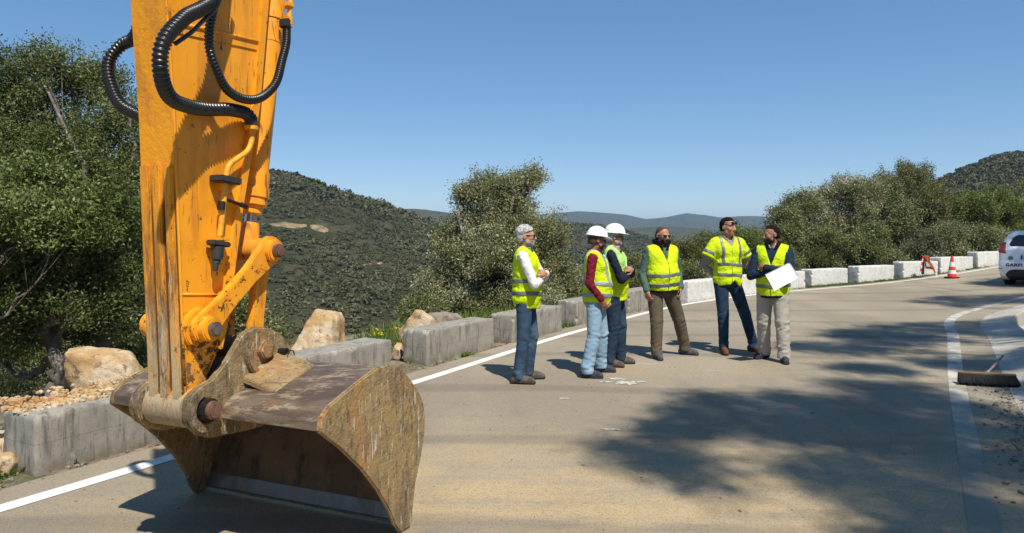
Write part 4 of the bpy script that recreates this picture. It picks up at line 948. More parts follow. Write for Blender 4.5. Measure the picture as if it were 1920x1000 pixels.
    pl, xx = slabx('number_plate', -.26, .26, .735, .845, plain('plate_white', (.66, .68, .70), .4), .018)
    slabx('plate_band', .215, .262, .737, .843, plain('plate_blue', (.02, .06, .35), .4), .022, pl)
    slabx('bumper_strip', -.17, .17, .665, .685, plain('dull_red', (.35, .06, .06), .4), .014)
    slabx('tailgate_badge', -.05, .05, .875, .915, plain('badge_blue', (.03, .07, .25), .3), .012)
    M_let = plain('black_lettering', (.012, .012, .014), .5)
    def text(body_, size, yleft, zb, par, name, off, spread=1.1, bold=.012):
        cu = bpy.data.curves.new('lettering', 'FONT'); cu.body = body_; cu.size = size; cu.space_character = spread; cu.offset = bold*size; cu.extrude = .0
        ob = bpy.data.objects.new('tmp_text', cu); C.objects.link(ob); dg = bpy.context.evaluated_depsgraph_get(); me = bpy.data.meshes.new_from_object(ob.evaluated_get(dg))
        V = np.array([v.co for v in me.vertices]); Fc = [tuple(p.vertices) for p in me.polygons]; bpy.data.objects.remove(ob); bpy.data.curves.remove(cu)
        Y_ = yleft-V[:, 0]*1.15; Z_ = zb+V[:, 1]; X_ = np.array([rearx(a, b)-off for a, b in zip(Y_, Z_)])
        V3 = np.stack([X_, Y_, Z_], 1); n = len(V3); V4 = np.vstack([V3, V3+[.004, 0, 0]]); o = obj(name, TW(V4), Fc+[tuple(i+n for i in f)[::-1] for f in Fc], M_let, par, smooth=False); return o
    text('GARFI', .112, .60, .545, body, 'bumper_lettering', .012, 1.16, .03)
    text('6527', .085, .195, .76, pl, 'plate_number', .03, 1.0, .01)
    # round emblem on the tailgate corner
    mb = MB(); c = lp_(rearx(.50, .76)-.006, .50, .76); th = np.linspace(0, 2*np.pi, 25)
    mb.tube([c+(-rgt*math.cos(t)+ZA*math.sin(t))*.05 for t in th], .007, 6, caps=False); mb.box(c, (.05, .012, .05), np.stack([-rgt, f, ZA], 1)); mb.build('round_emblem', plain('emblem_grey', (.09, .10, .11), .4), CR)
    mb = MB(); mb.box(lp_(2.35, .93, .98), (.10, .16, .12), np.stack([f, -rgt, ZA], 1)); mb.build('wing_mirror', M_w, CR, bevel=.03)
    mb = MB(); mb.box(lp_(2.35, -.93, .98), (.10, .16, .12), np.stack([f, -rgt, ZA], 1)); mb.build('wing_mirror', M_w, CR, bevel=.03)
build_car()
# ================================================================= PEOPLE
def cloth(name, c, c2=None, rough=.85, scale=9, bs=500, fade=None, spec=.2):
    n = NM(name, rough, 0, spec); n.base(c); n.layer(c2 or tuple(x*.75 for x in c), scale, .42, .66, .8, 6, .6)
    if fade: n.layer(fade, 4, .5, .66, .6, 5, .6, loc=(2, 2, 2))
    n.bump(n.noise(20, 5, .6), .35, .010); n.bump(n.noise(bs, 2), .2, .001); return n.done()
def skinmat(name, c):
    n = NM(name, .5, 0, .35); n.base(c); n.layer((c[0]*.85, c[1]*.62, c[2]*.58), 22, .45, .65, .6, 4, .6); n.b.inputs['Subsurface Weight'].default_value = .08
    n.b.inputs['Subsurface Radius'].default_value = (.01, .004, .002); n.bump(n.noise(160, 3), .15, .002); return n.done()
HV = NM('hi_vis_fabric', .75, 0, .25); HV.base((.62, .78, .008)); HV.layer((.50, .68, .008), 7, .45, .7, .7, 5, .6); HV.bump(HV.noise(16, 5, .65), 1.0, .022); HV.bump(HV.noise(600, 2), .2, .001); M_hv = HV.done()
M_hvg = cloth('pale_green_mesh_fabric', (.45, .74, .22), (.38, .66, .18))
M_ref = plain('grey_reflective_tape', (.19, .20, .21), .45, .2, .5, .2, 12, .3, 90)
M_refb = plain('bright_reflective_tape', (.40, .42, .44), .42, .2, .5, .25, 12, .3, 90)
M_zip = plain('zip_black', (.02, .02, .018), .6)
M_hel = plain('white_helmet_shell', (.83, .84, .84), .25, 0, .5, .05, 6)
M_lens = plain('dark_lens', (.008, .008, .009), .08, 0, .8)
def rotm(yaw, pitch=0, roll=0):
    # yaw>0 turns to the person's right (x), pitch>0 looks up
    cy_, sy = math.cos(yaw), math.sin(yaw); cp, sp = math.cos(pitch), math.sin(pitch); cr, sr = math.cos(roll), math.sin(roll)
    Rz = np.array([[cy_, sy, 0], [-sy, cy_, 0], [0, 0, 1]]); Rx = np.array([[1, 0, 0], [0, cp, -sp], [0, sp, cp]]); Ry = np.array([[cr, 0, sr], [0, 1, 0], [-sr, 0, cr]])
    return Rz@Rx@Ry
HP = np.array([0, -.005, 1.53])   # head pivot
def head_field(F, Rm=None, infl=0, off=np.zeros(3)):
    def T(p): p = np.array(p, float); return (Rm@(p-HP)+HP if Rm is not None else p)+off
    E = lambda c, r, k=.02, cut=False: F.ell(T(c), np.array(r)+infl, k, cut, rot=Rm)
    K = lambda a, b, r1, r2=None, k=.012, cut=False: F.cap(T(a), T(b), r1+infl, (r2 if r2 is not None else r1)+infl, k, cut=cut)
    E((0, -.010, 1.668), (.077, .097, .094)); E((0, .030, 1.605), (.058, .066, .078), .03); E((0, .070, 1.558), (.026, .022, .022), .025)
    K((-.045, .02, 1.575), (.045, .02, 1.575), .022, k=.03)
    E((-.045, .062, 1.622), (.022, .022, .022), .02); E((.045, .062, 1.622), (.022, .022, .022), .02)
    K((-.036, .078, 1.667), (.036, .078, 1.667), .012)
    if infl == 0:
        for s in (-1, 1): E((s*.032, .102, 1.648), (.017, .012, .011), .008, True); E((s*.032, .078, 1.647), (.014, .014, .011), .003)
    K((0, .092, 1.655), (0, .112, 1.618), .009, .014); E((-.013, .100, 1.610), (.009, .011, .008), .006); E((.013, .100, 1.610), (.009, .011, .008), .006)
    K((-.020, .086, 1.587), (.020, .086, 1.587), .007, k=.006); K((-.017, .086, 1.577), (.017, .086, 1.577), .0075, k=.006)
    if infl == 0:
        for s in (-1, 1): F.ell(T((s*.079, -.012, 1.640)), (.011, .021, .031), .008, rot=Rm); F.ell(T((s*.089, -.006, 1.643)), (.006, .011, .019), .004, True, rot=Rm)
def hand(F, w, d, up, side, curl=.5, scale=1.0, spread=.10):
    """w wrist, d direction of the hand, up = back of the hand, side=+1/-1 thumb side along cross"""
    w = np.array(w, float); d = np.array(d, float); d /= np.linalg.norm(d); up = np.array(up, float); up -= d*np.dot(up, d); up /= np.linalg.norm(up); sx = np.cross(d, up)*side; q = scale
    Rm = np.stack([sx, d, up], 1)
    F.ell(w+d*.048*q, np.array([.041, .052, .016])*q, .010, rot=Rm); F.cap(w-d*.02*q, w+d*.03*q, .024*q, .024*q, .015)
    for i, (ox, L) in enumerate(((.030, .066), (.010, .074), (-.011, .070), (-.031, .055))):
        b = w+d*.090*q+sx*ox*q; a = curl*(1+.12*i); d1 = d*math.cos(a*.6)-up*math.sin(a*.6)+sx*(ox*spread*8*.3); p1 = b+d1*L*.45*q
        d2 = d*math.cos(a*1.4)-up*math.sin(a*1.4); p2 = p1+d2*L*.32*q; d3 = d*math.cos(a*2.0)-up*math.sin(a*2.0); p3 = p2+d3*L*.23*q
        F.cap(b-d*.012*q, p1, .0095*q, .0088*q, .004); F.cap(p1, p2, .0088*q, .008*q, .002); F.cap(p2, p3, .008*q, .0068*q, .002)
    t0 = w+d*.03*q+sx*.030*q; t1 = t0+(d*.55+sx*.75-up*.25)*.036*q; t2 = t1+(d*.85+sx*.30-up*.35)*.030*q; t3 = t2+(d*.95-up*.4)*.022*q
    F.cap(t0, t1, .014*q, .011*q, .010); F.cap(t1, t2, .0105*q, .0095*q, .002); F.cap(t2, t3, .0095*q, .0078*q, .002)
def person(px, feet, H, head_az, body_az, arms, spec, label):
    s = H/1.76; w = spec.get('w', 1.0); belly = spec.get('belly', 0.0)
    g = [P(f[0], f[1], CAMZ*1400/(f[1]-435)) for f in feet]      # ankles on the ground
    dep = sum(q[1] for q in g)/2; org = np.array([(px-960)/1400*dep, dep, 0])
    h = R(body_az); f = np.array([math.sin(h), math.cos(h), 0]); r = np.array([math.cos(h), -math.sin(h), 0])
    PE = empty('person', tuple(org), label, 'person'); M3 = np.stack([r, f, ZA], 1)*s
    def TW(V): return org+np.asarray(V) @ M3.T
    def B(p): return np.array([(p-org)@r, (p-org)@f, p[2]])/s
    fb = [B(q) for q in g]; lean = np.array(spec.get('lean', (0, 0, 0)), float)
    # joints
    hips = [np.array([.090*w, 0, .93]), np.array([-.090*w, 0, .93])]
    ank = [np.array([q[0], q[1]-.0, .10]) for q in fb]
    kn = []
    for i in range(2):
        m = (hips[i]+ank[i])/2; m[2] = .50; t_ = R(feet[i][2])-h; kf = np.array([math.sin(t_), math.cos(t_), 0])*.5+np.array([0, .5, 0]); kn.append(m+kf*spec.get('kneef', (.035, .035))[i])
    hz = R(head_az-body_az); Rh = rotm(hz, R(spec.get('pitch', 0)), R(spec.get('roll', 0)))
    (sh1, e1, w1), (sh2, e2, w2) = arms['r'], arms['l']
    def torso(F, a, k=.05, low=True):
        F.ell((0, -.005, 1.30), (.165*w+a, .108+a+belly*.3, .20+a), k); F.cap((-.140*w, -.012, 1.425), (.140*w, -.012, 1.425), .056+a, k=k)
        for q in (-1, 1): F.cap((0, -.02, 1.485), (q*.13*w, -.014, 1.435), .042+a*.8, k=.03); F.ell((q*.075*w, .06, 1.33), (.07+a, .05+a, .07+a), .04)
        F.ell((0, .005+belly*.7, 1.10), (.150*w+a+belly*.4, .108+a+belly, .20+a), k)
        if low: F.ell((0, -.010, .955), (.160*w+a, .118+a, .12+a), k)
    # ---- body, one continuous skin
    F = Field((-.52, -.42, -.01), (.52, .58, 1.80), .0062)
    torso(F, -.02); F.cap((0, -.022, 1.46), (0, -.002, 1.58), .058, .052, .03)
    for i in range(2): F.cap(hips[i], kn[i], .078, .052, .04); F.cap(kn[i], ank[i], .050, .034, .02); 
    for (a, b, c), hd in ((arms['r'], arms.get('hr')), (arms['l'], arms.get('hl'))):
        F.cap(a, b, .046, .038, .03); F.cap(b, c, .037, .025, .02)
        if hd: hand(F, c, *hd)
    for i in range(2):
        t_ = R(feet[i][2])-h; d = np.array([math.sin(t_), math.cos(t_), 0]); F.cap(ank[i], ank[i]+[0, 0, -.05], .034, .034); F.cap(ank[i]+d*-.02+[0, 0, -.06], ank[i]+d*.13+[0, 0, -.07], .028, .022, .02)
    head_field(F, Rh)
    V, Fc = F.mesh(); V = relax(V, Fc, 1, .4); body = obj('body', TW(V), Fc, spec['skin'], PE)
    # ---- trousers
    amp = spec.get('wr', .006)*.8
    F = Field((-.50, -.34, .03), (.50, .42, 1.10), .008)
    F.ell((0, -.010, .960), (.165*w+.008, .122+belly*.5+.008, .125), .05); F.ell((0, -.03, .90), (.15*w, .12, .09), .04)
    lr = spec.get('leg', (.098, .076, .066))
    for i in range(2):
        F.cap(hips[i]+[0, 0, -.02], kn[i], lr[0]*min(w, 1.08), lr[1], .035, sc=(1, 1.04, 1)); F.cap(kn[i], ank[i]+[0, 0, .02], lr[1], lr[2], .012); F.cap(ank[i]+[0, 0, .04], ank[i]+[0, .006, -.03], lr[2], lr[2]*1.04, .01)
    X, Y, Z = F.XYZ(); kz = np.exp(-((Z-.47)/.10)**2)+1.3*np.exp(-((Z-.17)/.08)**2)+.6*np.exp(-((Z-.83)/.07)**2)+.16
    sd = int(px)
    F.D = F.D+amp*kz*wob(X*.5, Y*.5, Z*1.5+X*.35, 42, sd)+amp*.6*kz*wob(X, Y, Z*1.6, 80, sd+1)
    F.cutf(.052-Z); F.cutf(Z-1.04); F.D = F.D.astype(np.float32); V, Fc = F.mesh(); obj('trousers', TW(V), Fc, spec['trousers'], PE)
    # ---- shirt / sweater : torso and sleeves
    F = Field((-.52, -.36, .84), (.52, .50, 1.58), .0075); torso(F, .004)
    sl = spec.get('sleeve', (.060, .050, .040))
    for a, b, c in (arms['r'], arms['l']):
        a, b, c = map(np.array, (a, b, c)); u_ = (c-b)/np.linalg.norm(c-b); F.cap(a, b, sl[0], sl[1], .03); F.cap(b, c-u_*.012, sl[1], sl[2], .012)
    X, Y, Z = F.XYZ(); ax_ = np.clip((abs(X)-.12*w)/.05, .2, 1)
    F.D = F.D+.0055*ax_*wob(X, Y, Z*1.2, 55, sd+3)+.003*wob(X, Y, Z, 100, sd+4); 
    rr_ = np.sqrt(X**2+(Y+.005)**2)
    F.cutf(np.where(Z > 1.40, spec.get('neck_r', .060)-rr_, -1.), .004)
    F.D = F.D.astype(np.float32); V, Fc = F.mesh(); shirt = obj(spec.get('shirt_name', 'shirt'), TW(V), Fc, spec['shirt'], PE)
    if spec.get('upper'):   # differently coloured yoke or collar
        pass
    # ---- collar
    def collar(name, m, r0, z0, z1, th, gap, flare=.012, tilt=-.10, par=PE):
        Fk = Field((-.15, -.16, z0-.04), (.15, .16, z1+.05), .005); X, Y, Z = Fk.XYZ(); q = np.sqrt(X**2+((Y+.008)*.95)**2); rr0 = r0+flare*(Z-z0)/(z1-z0)
        d = np.maximum(abs(q-rr0)-th, np.maximum(z0-Z, Z-(z1+tilt*Y*1.0-.02*0)))
        gp = gap*(Z-z0+.02)/(z1-z0)+.004; d = np.maximum(d, np.where(Y > 0, gp-abs(X), -1)+0*Z); Fk.D = d.astype(np.float32)+.002*wob(X, Y, Z, 60, sd); V, Fc = Fk.mesh(); return obj(name, TW(V), Fc, m, par)
    for c in spec.get('collars', []): collar(*c)
    # ---- vest
    def vestF(infl, hem, armx=.188, extra=0.):
        Fv = Field((-.42, -.36, hem-.03), (.42, .36, 1.56), .007); torso(Fv, infl, .06)
        Fv.ell((0, .004+belly*.55, .99), (.178*w+extra, .132+belly*.9+extra, .42), .05)
        if spec.get('short'):
            for a, b, c in (arms['r'], arms['l']):
                a, b = np.array(a), np.array([b[0]*1.13, -.03, b[2]]); Fv.cap(a, a+(b-a)*.62, .074, .092, .03)
        X, Y, Z = Fv.XYZ()
        Fv.D = Fv.D+.006*wob(X*.6, Y*.6, Z*1.6+X*.5, 30, sd+7)*np.clip((1.40-Z)/.2, .25, 1)+.0028*wob(X, Y, Z, 75, sd+8)+.005*wob(X, Y*.6, Z*.25, 34, sd+6)*np.clip((1.12-Z)/.15, 0, 1)
        hm = hem+spec.get('hemw', .006)*np.sin(X*19+sd)
        Fv.cutf(hm-Z)
        if not spec.get('short'):
            Fv.cutf(np.where(Z > 1.12, (abs(X)-armx*w)+.0*Y+.10*np.clip(1.30-Z, 0, 1)*0-.35*np.clip(1.22-Z, 0, 1), -1.), .006)
        q = np.sqrt(X**2+(Y+.01)**2); Fv.cutf(np.where(Z > 1.38, spec.get('vneck_r', .078)-q, -1.), .005)
        zv, kv = spec.get('vneck', (1.27, .42))
        Fv.cutf(np.where(Y > 0, np.minimum((Z-zv)*kv-abs(X-.0), 1.), -1.)+0*Z, .005)
        if spec.get('open'):   # flaps parting towards the hem
            Fv.cutf(np.where(Y > 0, np.minimum((spec['open']-Z)*.9-abs(X+.03), 1.), -1.)+0*Z, .005)
        if spec.get('short'):
            for a, b, c in (arms['r'], arms['l']):
                a, b = np.array(a), np.array([b[0]*1.13, -.03, b[2]]); d = (b-a)/np.linalg.norm(b-a); Lc = np.linalg.norm(b-a)*.60
                tt = (X-a[0])*d[0]+(Y-a[1])*d[1]+(Z-a[2])*d[2]; sgx = np.sign(a[0]); Fv.cutf(np.where((X*sgx > .17*w) & (Z > 1.0), tt-Lc, -1.), .003)
        return Fv
    hem = spec.get('hem', .87)
    if spec.get('gilet'):
        Fg = vestF(.018, hem-.02, .203); V, Fc = Fg.mesh(); obj('gilet', TW(V), Fc, spec['gilet'], PE)
    Fv = vestF(.030, hem); V, Fc = Fv.mesh(); Fv.D = Fv.D.astype(np.float32)
    vest = obj('vest', TW(V), Fc, M_hv, PE)
    X, Y, Z = Fv.XYZ()
    def vpart(name, cond, infl, m):
        Fb = Fv.copy(); Fb.D = (np.maximum(Fb.D-infl, cond)).astype(np.float32); Fb.D = np.maximum(Fb.D, -(Fv.D+.012)); V, Fc = Fb.mesh()
        if len(V): obj(name, TW(V), Fc, m, vest)
    tape = spec.get('tape', M_ref)
    for (z0, th_, sl_) in spec.get('bands', []):
        c_ = abs(Z-(z0+sl_*X+.012*np.sin(X*9+sd)*1))-th_
        if spec.get('short'): c_ = np.maximum(c_, abs(X)-.205*w)
        vpart('reflective_band', c_+0*Y, .005, tape)
    for (x0, th_, zb) in spec.get('vbands', []):
        for sgn in (-1, 1): vpart('shoulder_band', np.maximum(abs(X*sgn-x0-.02*(Z-1.3))-th_, zb-Z)+0*Y, .005, tape)
    if spec.get('short'):
        for a, b, c in (arms['r'], arms['l']):
            a, b = np.array(a), np.array([b[0]*1.13, -.03, b[2]]); d = (b-a)/np.linalg.norm(b-a); tt = (X-a[0])*d[0]+(Y-a[1])*d[1]+(Z-a[2])*d[2]; L_ = np.linalg.norm(b-a)
            vpart('sleeve_band', np.maximum(abs(tt-L_*.42)-.021, .205*w-X*np.sign(a[0])), .005, tape)
    if spec.get('zip', True):
        zv = spec.get('vneck', (1.27, .42))[0]; vpart('zip', np.maximum(np.maximum(abs(X-.006*np.sin(Z*14))-.0055, Z-zv), -Y)+0*Z, .004, spec.get('zipm', M_zip))
    if spec.get('yoke'):
        vpart('vest_upper_panel', np.maximum(spec['yoke']-Z, -Y-.3)+0*X, .0035, M_hvg)
    # ---- shoes
    for i in range(2):
        t_ = R(feet[i][2])-h; d = np.array([math.sin(t_), math.cos(t_), 0]); e = np.array([d[1], -d[0], 0]); c = np.array([ank[i][0], ank[i][1], 0]); Rm = np.stack([e, d, ZA], 1)
        def fl(z0, z1, infl, tall):
            Fs = Field(c-[.22, .22, .01], c+[.22, .22, .20], .0055)
            Fs.cap(c-d*.055+[0, 0, .045], c+d*.155+[0, 0, .030], .039+infl, .037+infl, .02); Fs.ell(c+d*.06+[0, 0, .05], (.044+infl, .11, .045+infl), .02, rot=Rm)
            if tall: Fs.cap(c+[0, 0, .05]-d*.012, c+[0, 0, .05+spec.get('boot', .06)]-d*.018, .046, .050, .025)
            X_, Y_, Z_ = Fs.XYZ(); Fs.cutf(z0-Z_, .003); Fs.cutf(Z_-z1, .004); 
            if tall: Fs.D = Fs.D+.002*wob(X_, Y_, Z_, 80, sd+i)+.0025*np.sin((X_*d[0]+Y_*d[1])*260)*np.clip((Z_-.06)/.02, 0, 1)*np.clip(((X_-c[0])*d[0]+(Y_-c[1])*d[1])/.04, 0, 1)
            Fs.D = Fs.D.astype(np.float32); return Fs.mesh()
        V, Fc = fl(.018, .17, 0, True); sh_ = obj('shoe', TW(V), Fc, spec['shoe'], PE)
        V, Fc = fl(.001, .026, .006, False); obj('sole', TW(V), Fc, spec.get('sole', M_sole), sh_)
    # ---- head furniture, built in the head's own frame and turned with it
    def HT(V): return TW((np.asarray(V)-HP) @ Rh.T+HP)
    def hpart(name, build, m, h_=.0045, par=None, lo=(-.14, -.16, 1.50), hi=(.14, .16, 1.84)):
        Fh = Field(lo, hi, h_); build(Fh); Fh.D = Fh.D.astype(np.float32); V, Fc = Fh.mesh(); return obj(name, HT(V), Fc, m, par or PE)
    hs = spec.get('hair')
    if hs:
        def bh(F):
            E = F.ell((0, -.014, 1.672), (.082, .102, .098), .02); F.ell((0, -.052, 1.62), (.070, .055, .065), .03)
            X, Y, Z = F.XYZ(); hl = hs.get('line', 1.705); F.D = F.D+hs.get('rough', .004)*.6*wob(X*1.6, Y*.5, Z*1.4, 75, sd)+hs.get('rough', .004)*.35*wob(X*1.4, Y*.6, Z, 190, sd+1)-hs.get('vol', 0)*np.clip((Z-1.64)/.06, 0, 1)
            # cut away the face: front and below the hairline, sides down to the ears
            face = np.maximum(Z-(hl-.35*np.clip(.055-Y, 0, 1)*1.0-.9*np.clip(.0-Y, 0, 1)), 0)
            F.cutf(np.where(Y > -.005, (hl-(.075-Y)*hs.get('slope', .55))-Z, (1.585-0*Y)-Z), .004)
            for sg in (-1, 1): F.ell((sg*.085, -.006, 1.637), (.02, .022, .030), .004, True)
            if hs.get('bald'): F.cutf(np.where(np.sqrt((X/.07)**2+((Y-.02)/.10)**2)+0*Z < 1, Z*0+.01+0*X+0*Y, -1.)*np.where(Z > 1.70, 1, -1), .003)
        hpart('hair', bh, hs['m'])
    bs_ = spec.get('beard')
    if bs_:
        def bb(F):
            head_field(F, None, bs_.get('t', .005)); X, Y, Z = F.XYZ(); F.D = F.D+.0022*wob(X, Y, Z, 150, sd)
            F.cutf(Z-(bs_.get('top', 1.598)-.9*np.clip(.06-Y, 0, .03)+1.6*np.clip(.030-Y, 0, 1))+0*X, .004); F.cutf(-.006-Y+.0*Z+0*X, .004); F.cutf(np.where((Z > 1.612) & (Y > .03)+0*X.astype(bool), 1., -1.)*.01+0*X, .0) if False else None
            F.ell((0, .108, 1.582), (.017, .02, .006), .003, True); F.D = np.maximum(F.D, -(Z-1.52)+0*X)
        hpart('beard', bb, bs_['m'])
    gl = spec.get('glasses')
    if gl is not None:
        dz, dy = gl; 
        def bg(F):
            for sg in (-1, 1): F.ell((sg*.034, .098+dy, 1.646+dz), (.027, .010, .019), .002, rot=rotm(sg*.18)); F.cap((sg*.060, .090+dy, 1.652+dz), (sg*.084, .0, 1.655+dz*.8), .0045, .004, .003)
            F.cap((-.02, .103+dy, 1.652+dz), (.02, .103+dy, 1.652+dz), .004, k=.003); F.cap((-.060, .094+dy, 1.658+dz), (.060, .094+dy, 1.658+dz), .0045, k=.003)
        hpart('sunglasses', bg, M_lens, .004)
    if spec.get('helmet'):
        def hh_(F):
            X, Y, Z = F.XYZ(); zc = 1.695
            d = np.sqrt((X/.112)**2+((Y+.004)/.135)**2+((Z-zc)/.122)**2); D = (d-1)*.118; D = np.maximum(D, zc-Z)
            rib = np.sqrt((X/.016)**2+((Y+.004)/.139)**2*0+0*Z); D = D-.004*np.clip(1-abs(X)/.02, 0, 1)*np.clip((Z-1.74)/.03, 0, 1)
            q = np.sqrt((X/.122)**2+((Y-.014)/.162)**2); br = np.maximum((q-1)*.14, abs(Z-(zc+.002-.10*np.clip(Y-.05, 0, 1)))-.0045); D = smin(D+0*Y, br+0*Z, .012); F.D = D.astype(np.float32)
        hpart('helmet', hh_, M_hel, .0045, None, (-.16, -.18, 1.62), (.16, .22, 1.85))
    return PE, TW
M_sole = plain('shoe_sole', (.05, .045, .04), .8, 0, .2)
rx = lambda p: (-p[0], p[1], p[2])
def crossed(w=1.0, dz=0):
    """right forearm underneath, left forearm on top"""
    r_ = ((.175*w, -.01, 1.425), (.240*w, .135, 1.110+dz), (-.030, .205, 1.190+dz)); l_ = ((-.175*w, -.01, 1.425), (-.235*w, .175, 1.160+dz), (.055, .238, 1.225+dz))
    return {'r': r_, 'l': l_, 'hr': ((-.90, .02, .38), (.1, .95, .2), 1, .5, .95), 'hl': ((.90, -.38, .18), (.35, .9, .2), -1, .75, .95)}
sk1 = skinmat('skin_tanned', (.46, .235, .15)); sk2 = skinmat('skin_light', (.52, .28, .185)); sk3 = skinmat('skin_darker', (.36, .175, .105))
denim = cloth('mid_blue_jeans', (.040, .075, .125), (.025, .045, .08), fade=(.10, .155, .215), scale=6); denl = cloth('pale_washed_jeans', (.25, .37, .48), (.19, .30, .40), fade=(.33, .45, .54), scale=6)
dend = cloth('dark_blue_jeans', (.022, .042, .075), (.012, .022, .042), fade=(.045, .08, .13)); denn = cloth('indigo_jeans', (.018, .045, .085), (.010, .018, .036), fade=(.06, .13, .20))
oliv = cloth('olive_brown_trousers', (.115, .092, .060), (.085, .068, .045)); beig = cloth('stone_grey_trousers', (.40, .365, .31), (.33, .30, .25), fade=(.48, .45, .39))
hikb = cloth('grey_brown_hiking_leather', (.12, .095, .08), (.05, .042, .04), scale=30); hikg = cloth('grey_walking_shoe', (.085, .095, .10), (.04, .045, .05), scale=30); hikd = cloth('dark_trail_shoe', (.05, .06, .085), (.02, .022, .03), scale=28)
boot = cloth('rust_brown_leather', (.16, .065, .03), (.06, .028, .018), scale=18); bootg = cloth('dark_grey_boot', (.045, .048, .052), (.02, .02, .022), scale=22)
hg = NM('grey_hair', .7, 0, .3).base((.48, .47, .45)).layer((.20, .19, .18), 45, .42, .62, .9, 5, .6, (1, .4, 1)).layer((.72, .71, .69), 30, .55, .66, .8); M_hg = hg.done()
M_hb = plain('black_hair', (.014, .011, .010), .8, 0, .12, .5, 40, .5, 150, .004); M_hbr = plain('dark_brown_hair', (.020, .012, .009), .8, 0, .12, .5, 40, .5, 150, .004)
M_hsh = plain('cropped_hair', (.10, .062, .045), .8, 0, .2, .4, 60); M_gb = plain('grey_beard', (.42, .39, .36), .8, 0, .2, .4, 60); M_db = plain('dark_beard', (.055, .033, .024), .8, 0, .2, .4, 60)
white = cloth('white_shirt_cloth', (.74, .72, .69), (.66, .64, .61)); navy = cloth('navy_wool', (.014, .018, .038), (.009, .011, .024)); navy2 = cloth('navy_jacket', (.012, .028, .055), (.007, .016, .033))
maro = cloth('maroon_sweater', (.17, .010, .026), (.12, .008, .019)); gren = cloth('sage_green_sweater', (.075, .135, .095), (.055, .10, .072)); blak = cloth('black_fleece', (.010, .011, .016), (.006, .006, .009)); pink = cloth('pink_shirt', (.62, .38, .42), (.50, .28, .33)); plaid = cloth('checked_shirt', (.34, .30, .32), (.16, .15, .20), scale=40); gcol = cloth('sage_collar', (.22, .33, .22), (.17, .26, .17))
person(986, [(972, 720, 98), (991, 711, 88)], 1.715, 92, 100, crossed(), dict(skin=sk2, trousers=denim, shirt=white, w=.98, belly=.02, leg=(.094, .070, .060), wr=.0055,
    bands=[(1.135, .024, .0), (.995, .024, .02)], vneck=(1.24, .40), shoe=hikb, hair=dict(m=M_hg, line=1.712, rough=.006, vol=.010, slope=.35), beard=dict(m=M_gb), glasses=(0, 0), zip=False, hem=.83,
    collars=[('shirt_collar', gcol, .066, 1.455, 1.525, .007, .030)], kneef=(.02, .05), lean=(0, 0, 0)),
    'grey haired man in sunglasses, white shirt and blue jeans with folded arms, leftmost')
person(1117, [(1101, 709, 102), (1126, 698, 96)], 1.665, 74, 104, {'r': ((.175, -.015, 1.425), (.235, -.045, 1.13), (.195, .10, .935)), 'l': ((-.175, -.015, 1.425), (-.235, -.045, 1.13), (-.195, .10, .935)), 'hr': ((-.25, .35, -.9), (1, .2, .1), 1, .5), 'hl': ((.25, .35, -.9), (-1, .2, .1), -1, .5)},
    dict(skin=sk3, trousers=denl, shirt=maro, shirt_name='sweater', belly=.03, leg=(.098, .080, .074), wr=.008, bands=[(1.12, .026, .0), (.985, .026, .0)], vbands=[(.098, .022, 1.13)], tape=M_refb, vneck=(1.16, .30), zip=False,
    shoe=hikd, hair=dict(m=M_hsh, line=1.70, rough=.002), beard=dict(m=M_db, t=.003), glasses=(0, 0), helmet=True, hem=.86, collars=[('sweater_collar', maro, .068, 1.45, 1.535, .008, .03)], pitch=-8),
    'man in white helmet, maroon sweater and pale washed jeans with a hand in his pocket')
person(1152, [(1143, 688, 112), (1163, 682, 98)], 1.70, 92, 108, crossed(1.04), dict(skin=sk1, trousers=dend, shirt=navy, shirt_name='sweater', w=1.04, belly=.02, leg=(.098, .078, .068), bands=[], vneck=(1.18, .42), zip=False, yoke=1.235, yoke_m=M_hvg,
    shoe=hikb, hair=dict(m=M_hg, line=1.69, rough=.002), beard=dict(m=M_gb), glasses=(0, 0), helmet=True, hem=.84, collars=[('shirt_collar', pink, .068, 1.45, 1.535, .008, .03)], pitch=-3),
    'man in white helmet, navy sweater and pink collar with folded arms, behind the maroon sweater')
person(1241, [(1231, 673, 172), (1284, 665, 118)], 1.715, 152, 166, {'r': ((.185, -.01, 1.42), (.275, -.03, 1.125), (.262, .10, .905)), 'l': ((-.185, -.01, 1.42), (-.270, -.06, 1.13), (-.235, .075, .935)), 'hr': ((-.10, .30, -.95), (.9, .3, .1), 1, .75, 1.05), 'hl': ((.10, .25, -.95), (-.9, .4, .1), -1, .65, 1.05)},
    dict(skin=sk1, trousers=oliv, shirt=gren, shirt_name='sweater', w=1.16, belly=.055, leg=(.104, .084, .074), wr=.007, bands=[(1.115, .024, .0), (.985, .024, .0)], vneck=(1.29, .36), gilet=blak, shoe=hikg, sleeve=(.066, .056, .046),
    hair=dict(m=M_hsh, line=1.765, rough=.001, slope=1.15, vol=-.004), beard=dict(m=M_db, t=.005), glasses=(0, 0), hem=.905, pitch=-7, collars=[('fleece_collar', blak, .082, 1.43, 1.585, .013, .06, .032)], vneck_r=.088),
    'broad bearded man in sunglasses with green sleeves, black fleece collar and olive trousers')
